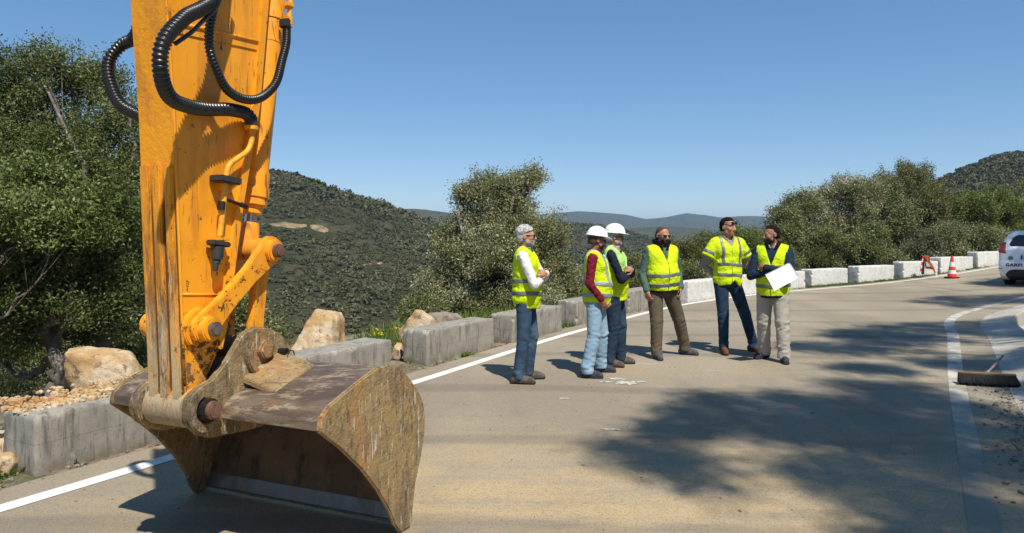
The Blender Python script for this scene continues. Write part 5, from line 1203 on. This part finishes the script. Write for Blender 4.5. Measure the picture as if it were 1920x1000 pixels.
person(1364, [(1357, 663, 186), (1412, 660, 152)], 1.835, 142, 170, {'r': ((.175, -.01, 1.425), (.285, -.12, 1.15), (.08, -.22, 1.03)), 'l': ((-.175, -.01, 1.425), (-.285, -.12, 1.15), (-.08, -.22, 1.03)), 'hr': ((-.9, -.2, -.35), (.2, -.9, 0), 1, .5), 'hl': ((.9, -.2, -.35), (-.2, -.9, 0), -1, .5)},
    dict(skin=sk1, trousers=denn, shirt=plaid, w=1.0, leg=(.094, .072, .060), wr=.005, bands=[(1.155, .021, .0), (1.02, .021, .0)], vbands=[(.115, .019, 1.155)], vneck=(1.385, .75), short=True, shoe=boot, boot=.13, sleeve=(.056, .046, .036),
    hair=dict(m=M_hb, line=1.737, rough=.010, vol=.006, slope=.20), glasses=(.056, -.002), pitch=-4, hem=.885, open=.96, zipm=plain('yellow_zip', (.30, .40, .02), .6), collars=[('shirt_collar', plaid, .070, 1.445, 1.535, .007, .05)], vneck_r=.086, hemw=.012),
    'tall dark haired man in a short sleeved vest with sunglasses pushed up on his forehead')
PE6, TW6 = person(1449, [(1433, 672, 238), (1470, 680, 190)], 1.73, 262, 208, crossed(1.05, -.005), dict(skin=sk3, trousers=beig, shirt=navy2, shirt_name='jacket', w=1.06, belly=.03, leg=(.104, .088, .080), wr=.009, bands=[(.985, .024, .0)], vneck=(1.24, .36), gilet=blak, shoe=bootg, boot=.08,
    sleeve=(.068, .056, .046), hair=dict(m=M_hbr, line=1.738, rough=.009, vol=.003, slope=.30), beard=dict(m=M_db, t=.007), pitch=-8, hem=.845, collars=[('jacket_collar', blak, .080, 1.43, 1.545, .011, .05, .018), ('shirt_collar', white, .064, 1.45, 1.53, .006, .03)], vneck_r=.086),
    'bearded man in navy sleeves and stone grey trousers holding white paper, rightmost of the group')
# ---- the sheet of paper in his hand
yb = 9.02
cs = [P(1480, 492, yb+.10), P(1498, 520, yb+.02), P(1452, 546, yb-.04), P(1435, 515, yb+.05)]
V = []; nn = 10
for i in range(nn+1):
    for j in range(nn+1):
        a, b = i/nn, j/nn; q = (cs[0]*(1-a)+cs[1]*a)*(1-b)+(cs[3]*(1-a)+cs[2]*a)*b; q = q+np.array([0, -.012*math.sin(a*3.1)-.008*math.sin(b*4), 0]); V.append(q)
V = np.array(V); F_ = [(i*(nn+1)+j, i*(nn+1)+j+1, (i+1)*(nn+1)+j+1, (i+1)*(nn+1)+j) for i in range(nn) for j in range(nn)]; m_ = len(V)
V2 = np.vstack([V, V+[0, .003, 0]]); rim = []
bnd = [j for j in range(nn+1)]+[(i)*(nn+1)+nn for i in range(1, nn+1)]+[nn*(nn+1)+j for j in range(nn-1, -1, -1)]+[i*(nn+1) for i in range(nn-1, 0, -1)]
for k in range(len(bnd)): a, b = bnd[k], bnd[(k+1) % len(bnd)]; rim.append((a, b, b+m_, a+m_))
tag(obj('paper_sheet', V2, F_+[tuple(i+m_ for i in f)[::-1] for f in F_]+rim, plain('white_paper', (.80, .80, .83), .7, 0, .2, .03, 4), at=cs[3]), 'white sheets of paper held under the folded arms of the rightmost man', 'paper')
# ================================================================= VEGETATION
def leafmat(name, c, c2, c3=None, trans=.25, rough=.55, ns=.9):
    m = bpy.data.materials.new(name); m.use_nodes = True; t = m.node_tree; b = t.nodes['Principled BSDF']; N = t.nodes.new; L = t.links.new
    b.inputs['Roughness'].default_value = rough; b.inputs['Specular IOR Level'].default_value = .16
    g = N('ShaderNodeNewGeometry'); r = N('ShaderNodeValToRGB'); r.color_ramp.elements[0].color = rgb(c); r.color_ramp.elements[1].color = rgb(c2)
    r.color_ramp.elements[0].position = .1; r.color_ramp.elements[1].position = .9
    if c3: e = r.color_ramp.elements.new(.97); e.color = rgb(c3); r.color_ramp.elements[1].position = .80  # third stop paints pale highlights into the colour of some leaves
    tc = N('ShaderNodeTexCoord'); nz = N('ShaderNodeTexNoise'); nz.inputs['Scale'].default_value = ns; nz.inputs['Detail'].default_value = 3; L(tc.outputs['Object'], nz.inputs['Vector'])
    a = N('ShaderNodeMath'); a.operation = 'MULTIPLY_ADD'; a.inputs[1].default_value = 1.6; a.inputs[2].default_value = -.8; L(nz.outputs['Fac'], a.inputs[0])
    s = N('ShaderNodeMath'); s.operation = 'ADD'; s.use_clamp = True; L(g.outputs['Random Per Island'], s.inputs[0]); L(a.outputs[0], s.inputs[1]); L(s.outputs[0], r.inputs[0])
    L(r.outputs[0], b.inputs['Base Color']); tr = N('ShaderNodeBsdfTranslucent'); mx = N('ShaderNodeMixShader'); mx.inputs[0].default_value = trans; L(r.outputs[0], tr.inputs['Color'])
    L(b.outputs[0], mx.inputs[1]); L(tr.outputs[0], mx.inputs[2]); L(mx.outputs[0], t.nodes['Material Output'].inputs[0]); return m
M_olive = leafmat('olive_leaves', (.105, .122, .042), (.235, .250, .100), (.38, .39, .24))
M_green = leafmat('fresh_green_leaves', (.085, .120, .030), (.190, .235, .066), (.33, .37, .17))
M_left = leafmat('dark_olive_leaves', (.070, .092, .026), (.160, .188, .058), (.28, .30, .15))
M_grey = leafmat('silver_leaves', (.135, .148, .062), (.32, .32, .155), (.56, .56, .38))
M_brown = leafmat('brownish_leaves', (.118, .122, .044), (.240, .235, .098), (.27, .24, .13))
M_scrub = leafmat('scrub_leaves', (.056, .062, .024), (.122, .120, .050), (.15, .142, .075), trans=.12, ns=.035)
M_pale = leafmat('pale_twig_leaves', (.11, .115, .06), (.24, .24, .15), (.45, .44, .34))
bk = NM('tree_bark', .9, 0, .2); bk.base((.16, .135, .11)); bk.layer((.36, .33, .29), 6, .5, .6, .8, 8, .7); bk.layer((.06, .05, .04), 9, .5, .62, .8, 8, .7, (1, 1, .3)); bk.bump(bk.noise(20, 8, .7, 0, (1, 1, .3)), .8, .03); M_bark = bk.done()
M_twig = plain('pale_twigs', (.25, .225, .19), .9, 0, .2, .3, 6)
def leaves(Cn, T, n, L, spread, l, w, r):
    """Cn clump centres (N,3), T twig directions; n leaves per clump"""
    N_ = len(Cn); s = r.uniform(-.5, .6, (N_, n, 1)); p = Cn[:, None]+T[:, None]*s*L+r.normal(size=(N_, n, 3))*spread
    d = T[:, None]*.7+r.normal(size=(N_, n, 3)); d /= np.linalg.norm(d, axis=2)[..., None]
    q = r.normal(size=(N_, n, 3)); q[..., 2] *= .6; q = np.cross(d, q); q /= np.linalg.norm(q, axis=2)[..., None]+1e-9
    ll = l*r.uniform(.7, 1.35, (N_, n, 1)); ww = w*r.uniform(.7, 1.3, (N_, n, 1))
    V = np.stack([p, p+d*ll*.5+q*ww*.5, p+d*ll, p+d*ll*.5-q*ww*.5], 2).reshape(-1, 3)
    return V
def quadF(n): return np.arange(n*4).reshape(n, 4)
def tree(name, cat, label, base, lobes, ncl, npl, leaf, L=.22, sp=.06, tr=.09, mat=M_olive, seed=0, group=None, trunk_pts=None, limbs=3, shellb=.35, twigs=.25, bark=M_bark):
    r = np.random.default_rng(seed); base = np.array(base, float)
    TR = empty(name, tuple(base), label, cat, group)
    vol = np.array([rr_[0]*rr_[1]*rr_[2] for c, rr_ in lobes])**(.75); vol /= vol.sum(); Cs = []; Ts = []; lob = []
    for i, (c, rr_) in enumerate(lobes):
        m = max(4, int(ncl*vol[i])); d = r.normal(size=(m, 3)); d /= np.linalg.norm(d, axis=1)[:, None]; d[:, 2] = np.where(d[:, 2] < -.5, -d[:, 2]*.6, d[:, 2])
        f_ = (shellb+(1-shellb)*r.random((m, 1)))**.8*(1+.13*r.normal(size=(m, 1)))
        Cs.append(np.array(c)+d*f_*np.array(rr_)); t = d*np.array([1, 1, .7])+r.normal(size=(m, 3))*.5+[0, 0, .45]; Ts.append(t/np.linalg.norm(t, axis=1)[:, None]); lob += [i]*m
    Cs = np.concatenate(Cs); Ts = np.concatenate(Ts); V = leaves(Cs, Ts, npl, L, sp, leaf[0], leaf[1], r)
    obj('crown', V, quadF(len(V)//4), mat, TR, smooth=False)
    mb = MB(); 
    if trunk_pts is None:
        tops = np.mean([c for c, _ in lobes], axis=0); trunk_pts = [base-[0, 0, .15], base*.6+tops*.4+[r.normal()*.1, r.normal()*.1, 0], tops]
    tp = spline(trunk_pts, 6); tp[1:-1] += r.normal(size=(len(tp)-2, 3))*tr*.25; mb.tube(tp, np.linspace(tr, tr*.38, len(tp))*(1+.12*r.normal(size=len(tp))), 9)
    for i, (c, rr_) in enumerate(lobes):
        for k in range(limbs if i else 1):
            s_ = tp[int(len(tp)*r.uniform(.35, .8))]; e = np.array(c)+r.normal(size=3)*np.array(rr_)*.35; m1 = s_*.5+e*.5+r.normal(size=3)*.12*np.linalg.norm(e-s_)+[0, 0, .05]
            q = spline([s_, m1, e], 5); q[1:-1] += r.normal(size=(len(q)-2, 3))*.03; mb.tube(q, np.linspace(tr*.45, tr*.12, len(q)), 6, caps=False)
            idx = [j for j in np.nonzero(np.array(lob) == i)[0] if r.random() < twigs]
            for j in idx[k::limbs if i else 1][:60]:
                a = q[r.integers(3, len(q))]; b_ = Cs[j]; mm = (a+b_)/2+r.normal(size=3)*.05; mb.tube([a, mm, b_], [tr*.10, tr*.07, tr*.03], 4, caps=False)
    mb.build('trunk', bark, TR, smooth=True)
    return TR
def lob(px, py, d, rx, rz=None, ry=None): return (P(px, py, d), (rx, ry or rx, rz or rx*.85))
def gz(x, y): return float(Hnear(x, y)) if (PX0 < x < PX1 and PY0 < y < PY1) else float(Hfar(np.array([x]), np.array([y]))[0])
def onground(px, d): x = (px-960)/1400*d; return (x, d, gz(x, d)-.05)
LF = (.048, .018)
# --- left group
b = np.array(P(98, 752, 8.9)); 
tree('olive_tree', 'tree', 'crooked pale trunked tree at the far left, its narrow crown the tallest', b, [lob(100, 520, 9.6, .7, .4), lob(25, 560, 8.6, .5, .36), lob(105, 590, 8.7, .42, .30), lob(-60, 610, 8.5, .5, .4), lob(40, 660, 8.9, .35, .22), lob(60, 490, 8.8, .5, .35), lob(20, 620, 9.9, .6, .35), lob(-80, 600, 9.2, .5, .5), lob(90, 610, 10.2, .5, .3), lob(-40, 640, 9.8, .6, .35), lob(60, 230, 10.2, .5, .4), lob(30, 175, 10, .52, .72), lob(85, 130, 10.2, .30, .38), lob(-60, 220, 10, .8, .7), lob(45, 300, 9.8, .9, .6), lob(-80, 400, 9.5, 1.0, .8), lob(40, 430, 9.2, .85, .6), lob(-20, 560, 9.6, .7, .4)], 1400, 100, LF, .24, .065, .12, M_left, 11, 'trees at the left edge of the road', limbs=2, twigs=.15,
     trunk_pts=[b, P(112, 690, 8.9), P(78, 610, 9.1), P(60, 480, 9.5), P(40, 330, 9.8)])
b = np.array(P(165, 742, 9.4))
tree('olive_tree', 'tree', 'leaning forked tree behind the flat topped boulder, left of the excavator arm', b, [lob(170, 500, 10.2, .75, .42), lob(200, 570, 9.2, .45, .34), lob(250, 520, 9.3, .40, .35), lob(150, 520, 9.1, .45, .35), lob(245, 630, 9.4, .35, .22), lob(215, 620, 10.6, .55, .35), lob(150, 610, 10.8, .5, .35), lob(250, 560, 10.4, .5, .3), lob(70, 400, 10.6, .6, .5), lob(145, 165, 10.6, .48, .52), lob(195, 165, 10.8, .38, .42), lob(232, 250, 10.6, .5, .55), lob(120, 300, 10.4, .8, .65), lob(225, 360, 10.2, .75, .7), lob(290, 330, 10.6, .5, .6), lob(150, 430, 10.0, .8, .55), lob(265, 470, 10.2, .62, .5), lob(215, 560, 10, .5, .25), lob(335, 450, 10.8, .5, .6)], 1400, 100, LF, .24, .065, .11, M_left, 12, 'trees at the left edge of the road', limbs=2, twigs=.15,
     trunk_pts=[b, P(185, 670, 9.4), P(215, 600, 9.6), P(190, 480, 10), P(160, 330, 10.3)])
b = np.array(onground(-75, 8.1))
tree('leafy_bush', 'bush', 'bright green leafy bush reaching across in front of the left olive trees', b, [lob(20, 400, 8.3, .55, .42), lob(110, 430, 8.5, .6, .40), lob(-70, 470, 8.2, .6, .5), lob(190, 400, 8.9, .5, .42), lob(235, 440, 9.2, .35, .3), lob(60, 340, 8.9, .6, .35)], 300, 95, (.052, .022), .2, .06, .05, M_green, 13, None,
     trunk_pts=[b, P(-60, 640, 8.2), P(-50, 520, 8.3), P(60, 420, 8.5)])
for i, (px, d, top, hw, m, lab) in enumerate([(20, 15, 560, 130, M_grey, 'grey green undergrowth bush low behind the leftmost trunk'), (150, 14.5, 600, 130, M_olive, 'dark low bush between the two left tree trunks'), (245, 13.5, 560, 110, M_green, 'green low bush behind the flat topped yellow boulder'), (360, 15, 520, 110, M_olive, 'dark bush seen behind the lower part of the arm'), (455, 13.0, 560, 60, M_olive, 'dark bush seen between the arm and its levers'), (-120, 13, 540, 160, M_olive, 'low bush at the left frame edge behind the block')]):
    x, y, z = onground(px, d); k = d/1400; hgt = (P(0, top, d)[2]-z); r_ = np.random.default_rng(i+60)
    lb = [(np.array([x+r_.uniform(-.7, .7)*hw*k, y+r_.uniform(-.5, .5), z+hgt*r_.uniform(.3, .75)]), (hw*k*.5, hw*k*.45, hgt*.32)) for q in range(6)]+[(np.array([x, y, z+hgt*.7]), (hw*k*.6, hw*k*.5, hgt*.32))]
    tree('bush', 'bush', lab, (x, y, z), lb, 200, 80, (.07, .026), .26, .09, .04, m, 70+i, 'bushes below the left trees', limbs=2, twigs=.5, bark=M_twig)
# --- tree in the middle
b = np.array(onground(945, 17))
tree('wild_olive_tree', 'tree', 'round topped wild olive tree in the middle, behind the grey haired man', b, [lob(925, 365, 17, .80, .52), lob(880, 372, 17, .32, .28), lob(985, 345, 17, .42, .26), lob(1003, 332, 17, .22, .16), lob(905, 425, 17, .6, .5), lob(960, 410, 17, .6, .45), lob(860, 440, 17, .45, .4), lob(935, 440, 16.8, .8, .5), lob(1010, 445, 16.6, .68, .50), lob(855, 475, 16.8, .55, .45), lob(935, 490, 16.5, 1.2, .80), lob(825, 535, 16.6, .50, .42), lob(1035, 510, 16.6, .50, .50), lob(880, 565, 16.2, .8, .40), lob(985, 560, 16.2, .8, .45)], 1700, 95, (.062, .022), .26, .075, .13, M_grey, 21, None, limbs=3, twigs=.4)
# --- shrubs behind the blocks in the middle
mid = [(800, 15, 560, 45, M_olive), (1070, 19, 520, 55, M_grey), (1120, 20, 500, 60, M_brown), (1170, 23, 480, 60, M_olive), (1225, 24, 490, 60, M_grey), (1285, 23, 452, 45, M_brown), (1320, 23.5, 440, 45, M_green), (1345, 24, 447, 50, M_brown), (1400, 24.5, 425, 50, M_green), (1435, 26, 430, 40, M_brown), (1265, 22, 500, 50, M_olive), (1180, 19, 525, 50, M_brown), (1380, 22.5, 480, 60, M_brown), (1450, 24, 470, 45, M_olive)]
lbs = ['low dark bush left of the middle olive tree', 'silvery bush just right of the middle olive tree', 'brownish bush behind the front white helmet', 'dark bush behind the second white helmet', 'silvery bush behind the broad man in green sleeves', 'thin brownish bush right of the broad man', 'green willowy bush in the gap left of the tallest man', 'brownish bush behind the shoulder of the tallest man', 'green willowy bush between the tallest man and the paper holder', 'brown bush behind the head of the paper holder', 'low dark bush over the block right of the broad man', 'low brown bush over the block by the navy sleeve', 'low brown bush behind the waist of the tallest man', 'dark bush behind the back of the paper holder']
for i, (px, d, top, hw, m) in enumerate(mid):
    x, y, z = onground(px, d); k = d/1400; hgt = P(0, top, d)[2]-z; r_ = np.random.default_rng(i+160)
    lb = [(np.array([x+r_.uniform(-.75, .75)*hw*k, y+r_.uniform(-.5, .5), z+hgt*r_.uniform(.35, .8)]), (hw*k*.45, hw*k*.45, hgt*.24)) for q in range(7)]+[(np.array([x, y, z+hgt*.78]), (hw*k*.35, hw*k*.4, hgt*.22))]
    tree('shrub', 'bush', lbs[i], (x, y, z), lb, 220, 90, (.07, .024), .30, .085, .035, m, 170+i, 'shrubs growing beyond the blocks', limbs=2, twigs=.6, bark=M_twig)
# --- row of trees on the right
row = [(1468, 27, 388, 40, M_olive, 'small olive tree at the left end of the right tree row'), (1515, 28, 362, 55, M_grey, 'silvery tree second in the right tree row'), (1585, 29, 326, 62, M_grey, 'tall silvery tree above the first white blocks'), (1650, 29.5, 332, 52, M_olive, 'dark olive tree in the middle of the right tree row'), (1705, 34, 298, 56, M_brown, 'tallest brownish tree standing behind the right tree row'), (1752, 31, 345, 50, M_brown, 'brown green tree above the folded sign'), (1810, 31, 362, 55, M_green, 'fresh green tree above the traffic cone'), (1868, 32, 352, 55, M_green, 'fresh green tree left of the white car roof'), (1935, 34, 335, 70, M_olive, 'dark tree behind the roof of the white car'), (1540, 26.5, 432, 60, M_olive, 'low dark tree in front of the second tree in the right row'), (1640, 27.5, 425, 60, M_olive, 'low dark tree above the third white block'), (1775, 29, 425, 45, M_grey, 'pale silvery bush above the cone and the folded sign'), (1725, 28.5, 440, 40, M_pale, 'pale flowering bush just left above the folded sign'), (1840, 30, 430, 45, M_grey, 'silvery bush above the last white block'), (2010, 35, 330, 80, M_olive, 'dark tree right of the white car, mostly out of frame')]
for i, (px, d, top, hw, m, lab) in enumerate(row):
    x, y, z = onground(px, d); k = d/1400; hgt = P(0, top, d)[2]-z; r_ = np.random.default_rng(i+260)
    lb = [(np.array([x+r_.uniform(-.8, .8)*hw*k, y+r_.uniform(-.7, .7), z+hgt*r_.uniform(.22, .80)]), (hw*k*.42, hw*k*.42, hgt*.17)) for q in range(14)]+[(np.array([x+r_.uniform(-.3, .3)*hw*k, y, z+hgt*.84]), (hw*k*.45, hw*k*.5, hgt*.16)) for q in range(2)]
    tree('roadside_tree' if i < 9 or i == 14 else 'roadside_bush', 'tree' if i < 9 or i == 14 else 'bush', lab, (x, y, z), lb, 420, 100, (.085, .030), .34, .10, .09, m, 270+i, 'trees and bushes along the right of the bend', limbs=2, twigs=.4)
# --- trees on the right bank whose crowns shade the road
def in_poly(px, pts): return poly2(pts, np.array(px[0]), np.array(px[1])) < 0
def gpt(px, py): y = CAMZ*1400/(py-435); return (px-960)/1400*y, y
shade = [([(1105, 862), (1150, 800), (1230, 790), (1300, 735), (1420, 752), (1560, 712), (1700, 720), (1930, 700), (2500, 800), (2500, 1200), (1900, 1200), (1640, 1010), (1450, 950), (1300, 930), (1190, 880)], 700, (8.6, 10.4)),
         ([(1520, 640), (1600, 612), (1780, 603), (2000, 600), (2300, 660), (1900, 680), (1760, 665), (1560, 668)], 420, (8.6, 10.2)),
         ([(1540, 690), (1700, 676), (2000, 680), (2000, 700), (1700, 702)], 90, (8.6, 10.2)),
         ([(1700, 566), (1760, 558), (1850, 560), (2100, 562), (2200, 590), (1900, 585), (1800, 578)], 220, (8.6, 10.4)),
         ([(1790, 541), (1850, 538), (2050, 537), (2100, 551), (1900, 551)], 130, (8.6, 10.4)), ([(1450, 648), (1530, 640), (1560, 656), (1470, 658)], 14, (8.6, 10.0))]
r_ = np.random.default_rng(99); groups = [[], [], []]
for gi, (poly, n_, (h0, h1)) in enumerate(shade):
    xs = [p[0] for p in poly]; ys = [p[1] for p in poly]; k = 0; tries = 0
    gp = np.array([gpt(a, b_) for a, b_ in poly]); lo, hi = gp.min(0), gp.max(0); hi = np.minimum(hi, [16, 24])
    while k < n_ and tries < 60000:
        tries += 1; g = r_.uniform(lo, hi)
        if poly2(gp, np.array(g[0]), np.array(g[1])) > -.05: continue
        if vnoise(np.array(g[0]*1.25+3), np.array(g[1]*1.05)) < .31 : continue
        h_ = r_.uniform(h0, h1); q = np.array([g[0]+SUN.x/SUN.z*h_, g[1]+SUN.y/SUN.z*h_, h_+float(G(g[0], g[1]))])
        if q[1] > .5 and abs(q[0]/q[1]) < .74 and q[2] < CAMZ+.36*q[1]+.25: continue
        groups[{0: 0, 1: 1, 2: 1, 3: 2, 4: 2, 5: 1}[gi]].append(q); k += 1
for i, (gr_, bp, lab) in enumerate(zip(groups, [(8.2, 1.2), (9.6, 6.2), (15.2, 10.5)], ['leafy tree on the right bank overhanging the road, only its shadow in the frame', 'second bank tree, shading the road behind the paper holder', 'third bank tree, shading the road before the white car'])):
    gr_ = np.array(gr_); bz = gz(*bp); B_ = np.array([bp[0], bp[1], bz]); TR = empty('bank_tree', tuple(B_), lab, 'tree', 'trees on the right bank')
    T = r_.normal(size=gr_.shape)+[0, 0, .4]; T /= np.linalg.norm(T, axis=1)[:, None]; V = leaves(gr_, T, 85, .34, .14, .09, .05, r_); obj('crown', V, quadF(len(V)//4), M_olive, TR, smooth=False)
    mb = MB(); cm = gr_.mean(0); tp = spline([B_-[0, 0, .2], B_*.6+cm*.4+[.4, 0, 1.0], cm+[.6, -.4, -.5]], 6); mb.tube(tp, np.linspace(.17, .07, len(tp)), 9)
    for j in range(0, len(gr_), 9):
        s_ = tp[r_.integers(6, len(tp))]; m1 = (s_+gr_[j])/2+r_.normal(size=3)*.15; mb.tube([s_, m1, gr_[j]], [.03, .02, .008], 5, caps=False)
    mb.build('trunk', M_bark, TR, smooth=True)
# --- scrub on the hills : uncountable, one object
def scrub(name, lab, ridges, n, size, q_per, seed, arange, yrange, mat=M_scrub, dens=None):
    r = np.random.default_rng(seed); a = r.uniform(*arange, n*3); y = np.sqrt(r.uniform(yrange[0]**2, yrange[1]**2, n*3)); x = a*y
    z = Hfar(x, y)
    e = 3.0; zx = (Hfar(x, y+e)-z)/e
    keep = (sdist(OUT, x, y) > 6) & (fbm(x/14+3, y/14, 3) > -.42)
    for P3, wd_ in TRACKS:
        for q in P3[::3]: keep &= np.hypot(x-q[0], (y-q[1])*.6) > wd_*1.25
    if dens is not None: keep &= dens(x, y, z)
    x, y, z = x[keep][:n], y[keep][:n], z[keep][:n]; m = len(x); s_ = size[0]*(size[1]/size[0])**(r.random(m)*(.35+.65*vnoise(x/22, y/22)*1.2).clip(0, 1)); 
    d = r.normal(size=(m, q_per, 3)); d[..., 2] = abs(d[..., 2])*.9; d /= np.linalg.norm(d, axis=2)[..., None]; cr = d*(s_[:, None, None]*.5)*np.array([1, 1, .75])*r.uniform(.62, 1.15, (m, q_per, 1))
    p = np.stack([x, y, z], 1)[:, None]+cr+[0, 0, 0]; p[..., 2] += (s_*.08)[:, None]
    nn = d+r.normal(size=d.shape)*.6; nn /= np.linalg.norm(nn, axis=2)[..., None]; t = np.cross(nn, r.normal(size=d.shape)); t /= np.linalg.norm(t, axis=2)[..., None]; bq = np.cross(nn, t)
    ls = (s_*.15)[:, None, None]*r.uniform(.6, 1.3, (m, q_per, 1)); V = np.stack([p-t*ls, p+bq*ls*.7, p+t*ls, p-bq*ls*.7], 2).reshape(-1, 3)
    return tag(obj(name, V, quadF(len(V)//4), mat, smooth=False), lab, 'scrub', kind='stuff')
scrub('hill_scrub', 'dense dark green scrub covering the near hillside and the valley slope', 0, 17000, (1.0, 4.4), 70, 1, (-.62, .22), (75, 470))
scrub('valley_scrub', 'scrub on the slope just below the road', 0, 1500, (1.0, 2.6), 110, 2, (-.60, .50), (26, 95))
scrub('middle_ridge_scrub', 'scrub on the green ridge behind the group', 0, 9000, (3.0, 9), 44, 3, (-.35, .45), (330, 900))
scrub('right_hill_scrub', 'scrub and low trees on the rounded hill at the right edge', 0, 5500, (1.6, 4.6), 56, 4, (.42, .78), (130, 400))
# --- grass, weeds and dry leaves
def tufts(name, lab, pts, hgt, nb, mat, seed, cat='grass', lean=.5, wd=.006, spread=.05):
    r = np.random.default_rng(seed); V = []
    pts = np.array(pts); m = len(pts); b_ = pts[:, None]+r.normal(size=(m, nb, 3))*[spread, spread, 0]; hh_ = hgt*r.uniform(.4, 1.2, (m, nb, 1)); d = r.normal(size=(m, nb, 3))*lean; d[..., 2] = 1; d /= np.linalg.norm(d, axis=2)[..., None]
    q = np.cross(d, r.normal(size=d.shape)); q /= np.linalg.norm(q, axis=2)[..., None]; w = wd*r.uniform(.6, 1.4, (m, nb, 1))
    V = np.stack([b_-q*w*.6, b_+d*hh_*.5+q*w, b_+d*hh_+[0, 0, 0], b_+d*hh_*.5-q*w], 2).reshape(-1, 3); return tag(obj(name, V, quadF(len(V)//4), mat, smooth=False), lab, cat, kind='stuff')
M_grass = leafmat('grass_blades', (.07, .12, .025), (.16, .22, .05), (.32, .30, .12), ns=2); M_dryg = leafmat('dry_grass', (.20, .15, .08), (.36, .29, .16), None); M_yfl = leafmat('yellow_flowers', (.75, .55, .02), (.85, .68, .04), None)
r_ = np.random.default_rng(5); pts = []; dry = []; g2 = []; fl_ = []
for k in range(5200):
    i = r_.integers(30, len(OUT)-22); t = r_.random(); q = OUT[i]*(1-t)+OUT[i+1]*t; T_ = OUT[i+1]-OUT[i]; T_ /= np.linalg.norm(T_); n_ = np.array([-T_[1], T_[0]])
    o_ = r_.uniform(.38, .80); a = q+n_*o_; c_ = vnoise(np.array(a[0]*2.2), np.array(a[1]*2.2))
    far = a[1] > 20
    if c_ > (.60 if not far else .30): pts.append((a[0], a[1], gz(*a)-.01))
    elif c_ < .3: dry.append((a[0], a[1], gz(*a)-.01))
for k in range(5200):
    i = r_.integers(34, len(OUT)-16); t = r_.random(); q = OUT[i]*(1-t)+OUT[i+1]*t; T_ = OUT[i+1]-OUT[i]; T_ /= np.linalg.norm(T_); n_ = np.array([-T_[1], T_[0]])
    o_ = r_.uniform(1.35, 6.5); a = q+n_*o_
    if a[0] < -2.2: 
        if r_.random() < .25: dry.append((a[0], a[1], gz(*a)-.01))
        continue
    g2.append((a[0], a[1], gz(*a)-.02))
    if a[1] < 12.5 and a[0] > -2.4 and r_.random() < .10: fl_.append((a[0], a[1], gz(*a)+.22))
tufts('weeds', 'small green weeds and grass at the foot of the blocks', pts, .085, 12, M_grass, 1, 'weeds', .9, .009, .03)
tufts('dry_leaves', 'dry brown leaves and stalks along the road edge', dry, .035, 10, M_dryg, 2, 'litter', 2.5, .008, .06)
tufts('verge_grass', 'tall green grass beyond the concrete blocks', g2, .30, 16, M_grass, 3, 'grass', .5, .010, .12)
tufts('yellow_flowers', 'yellow wild flowers in the grass right of the tall boulder', fl_, .05, 10, M_yfl, 4, 'flowers', 1.5, .014, .06)
pts = []
for k in range(2500):
    i = r_.integers(20, 90); t = r_.random(); q = INN[i]*(1-t)+INN[i+1]*t; T_ = INN[i+1]-INN[i]; T_ /= np.linalg.norm(T_); a = q+np.array([T_[1], -T_[0]])*r_.uniform(2.05, 4.5); pts.append((a[0], a[1], gz(*a)-.01))
tufts('bank_grass', 'grass on the bank beyond the concrete gutter', pts, .16, 12, M_grass, 6, 'grass', .7, .010, .08)
# ================================================================= HAZE
hz = bpy.data.materials.new('haze_air'); hz.use_nodes = True; t = hz.node_tree; t.nodes.clear(); vp = t.nodes.new('ShaderNodeVolumePrincipled'); ot = t.nodes.new('ShaderNodeOutputMaterial')
vp.inputs['Color'].default_value = (.46, .70, 1, 1); vp.inputs['Density'].default_value = 1.7e-4; vp.inputs['Anisotropy'].default_value = .2; t.links.new(vp.outputs[0], ot.inputs['Volume'])
try: hz.cycles.homogeneous_volume = True
except Exception: pass
dg_ = [o for o in C.objects if o.name.startswith('terrain')][0]; zz = np.empty(len(dg_.data.vertices)*3, np.float32); dg_.data.vertices.foreach_get('co', zz); zz = zz.reshape(-1, 3)
zlo, zhi = zz[:, 2].min()-1, zz[:, 2].max()+8
mb = MB(); mb.box((0, 0, (zlo+zhi)/2), (15400, 15400, zhi-zlo)); tag(mb.build('haze', hz), 'thin blue haze in the air between the near and the far hills', 'haze', kind='stuff')
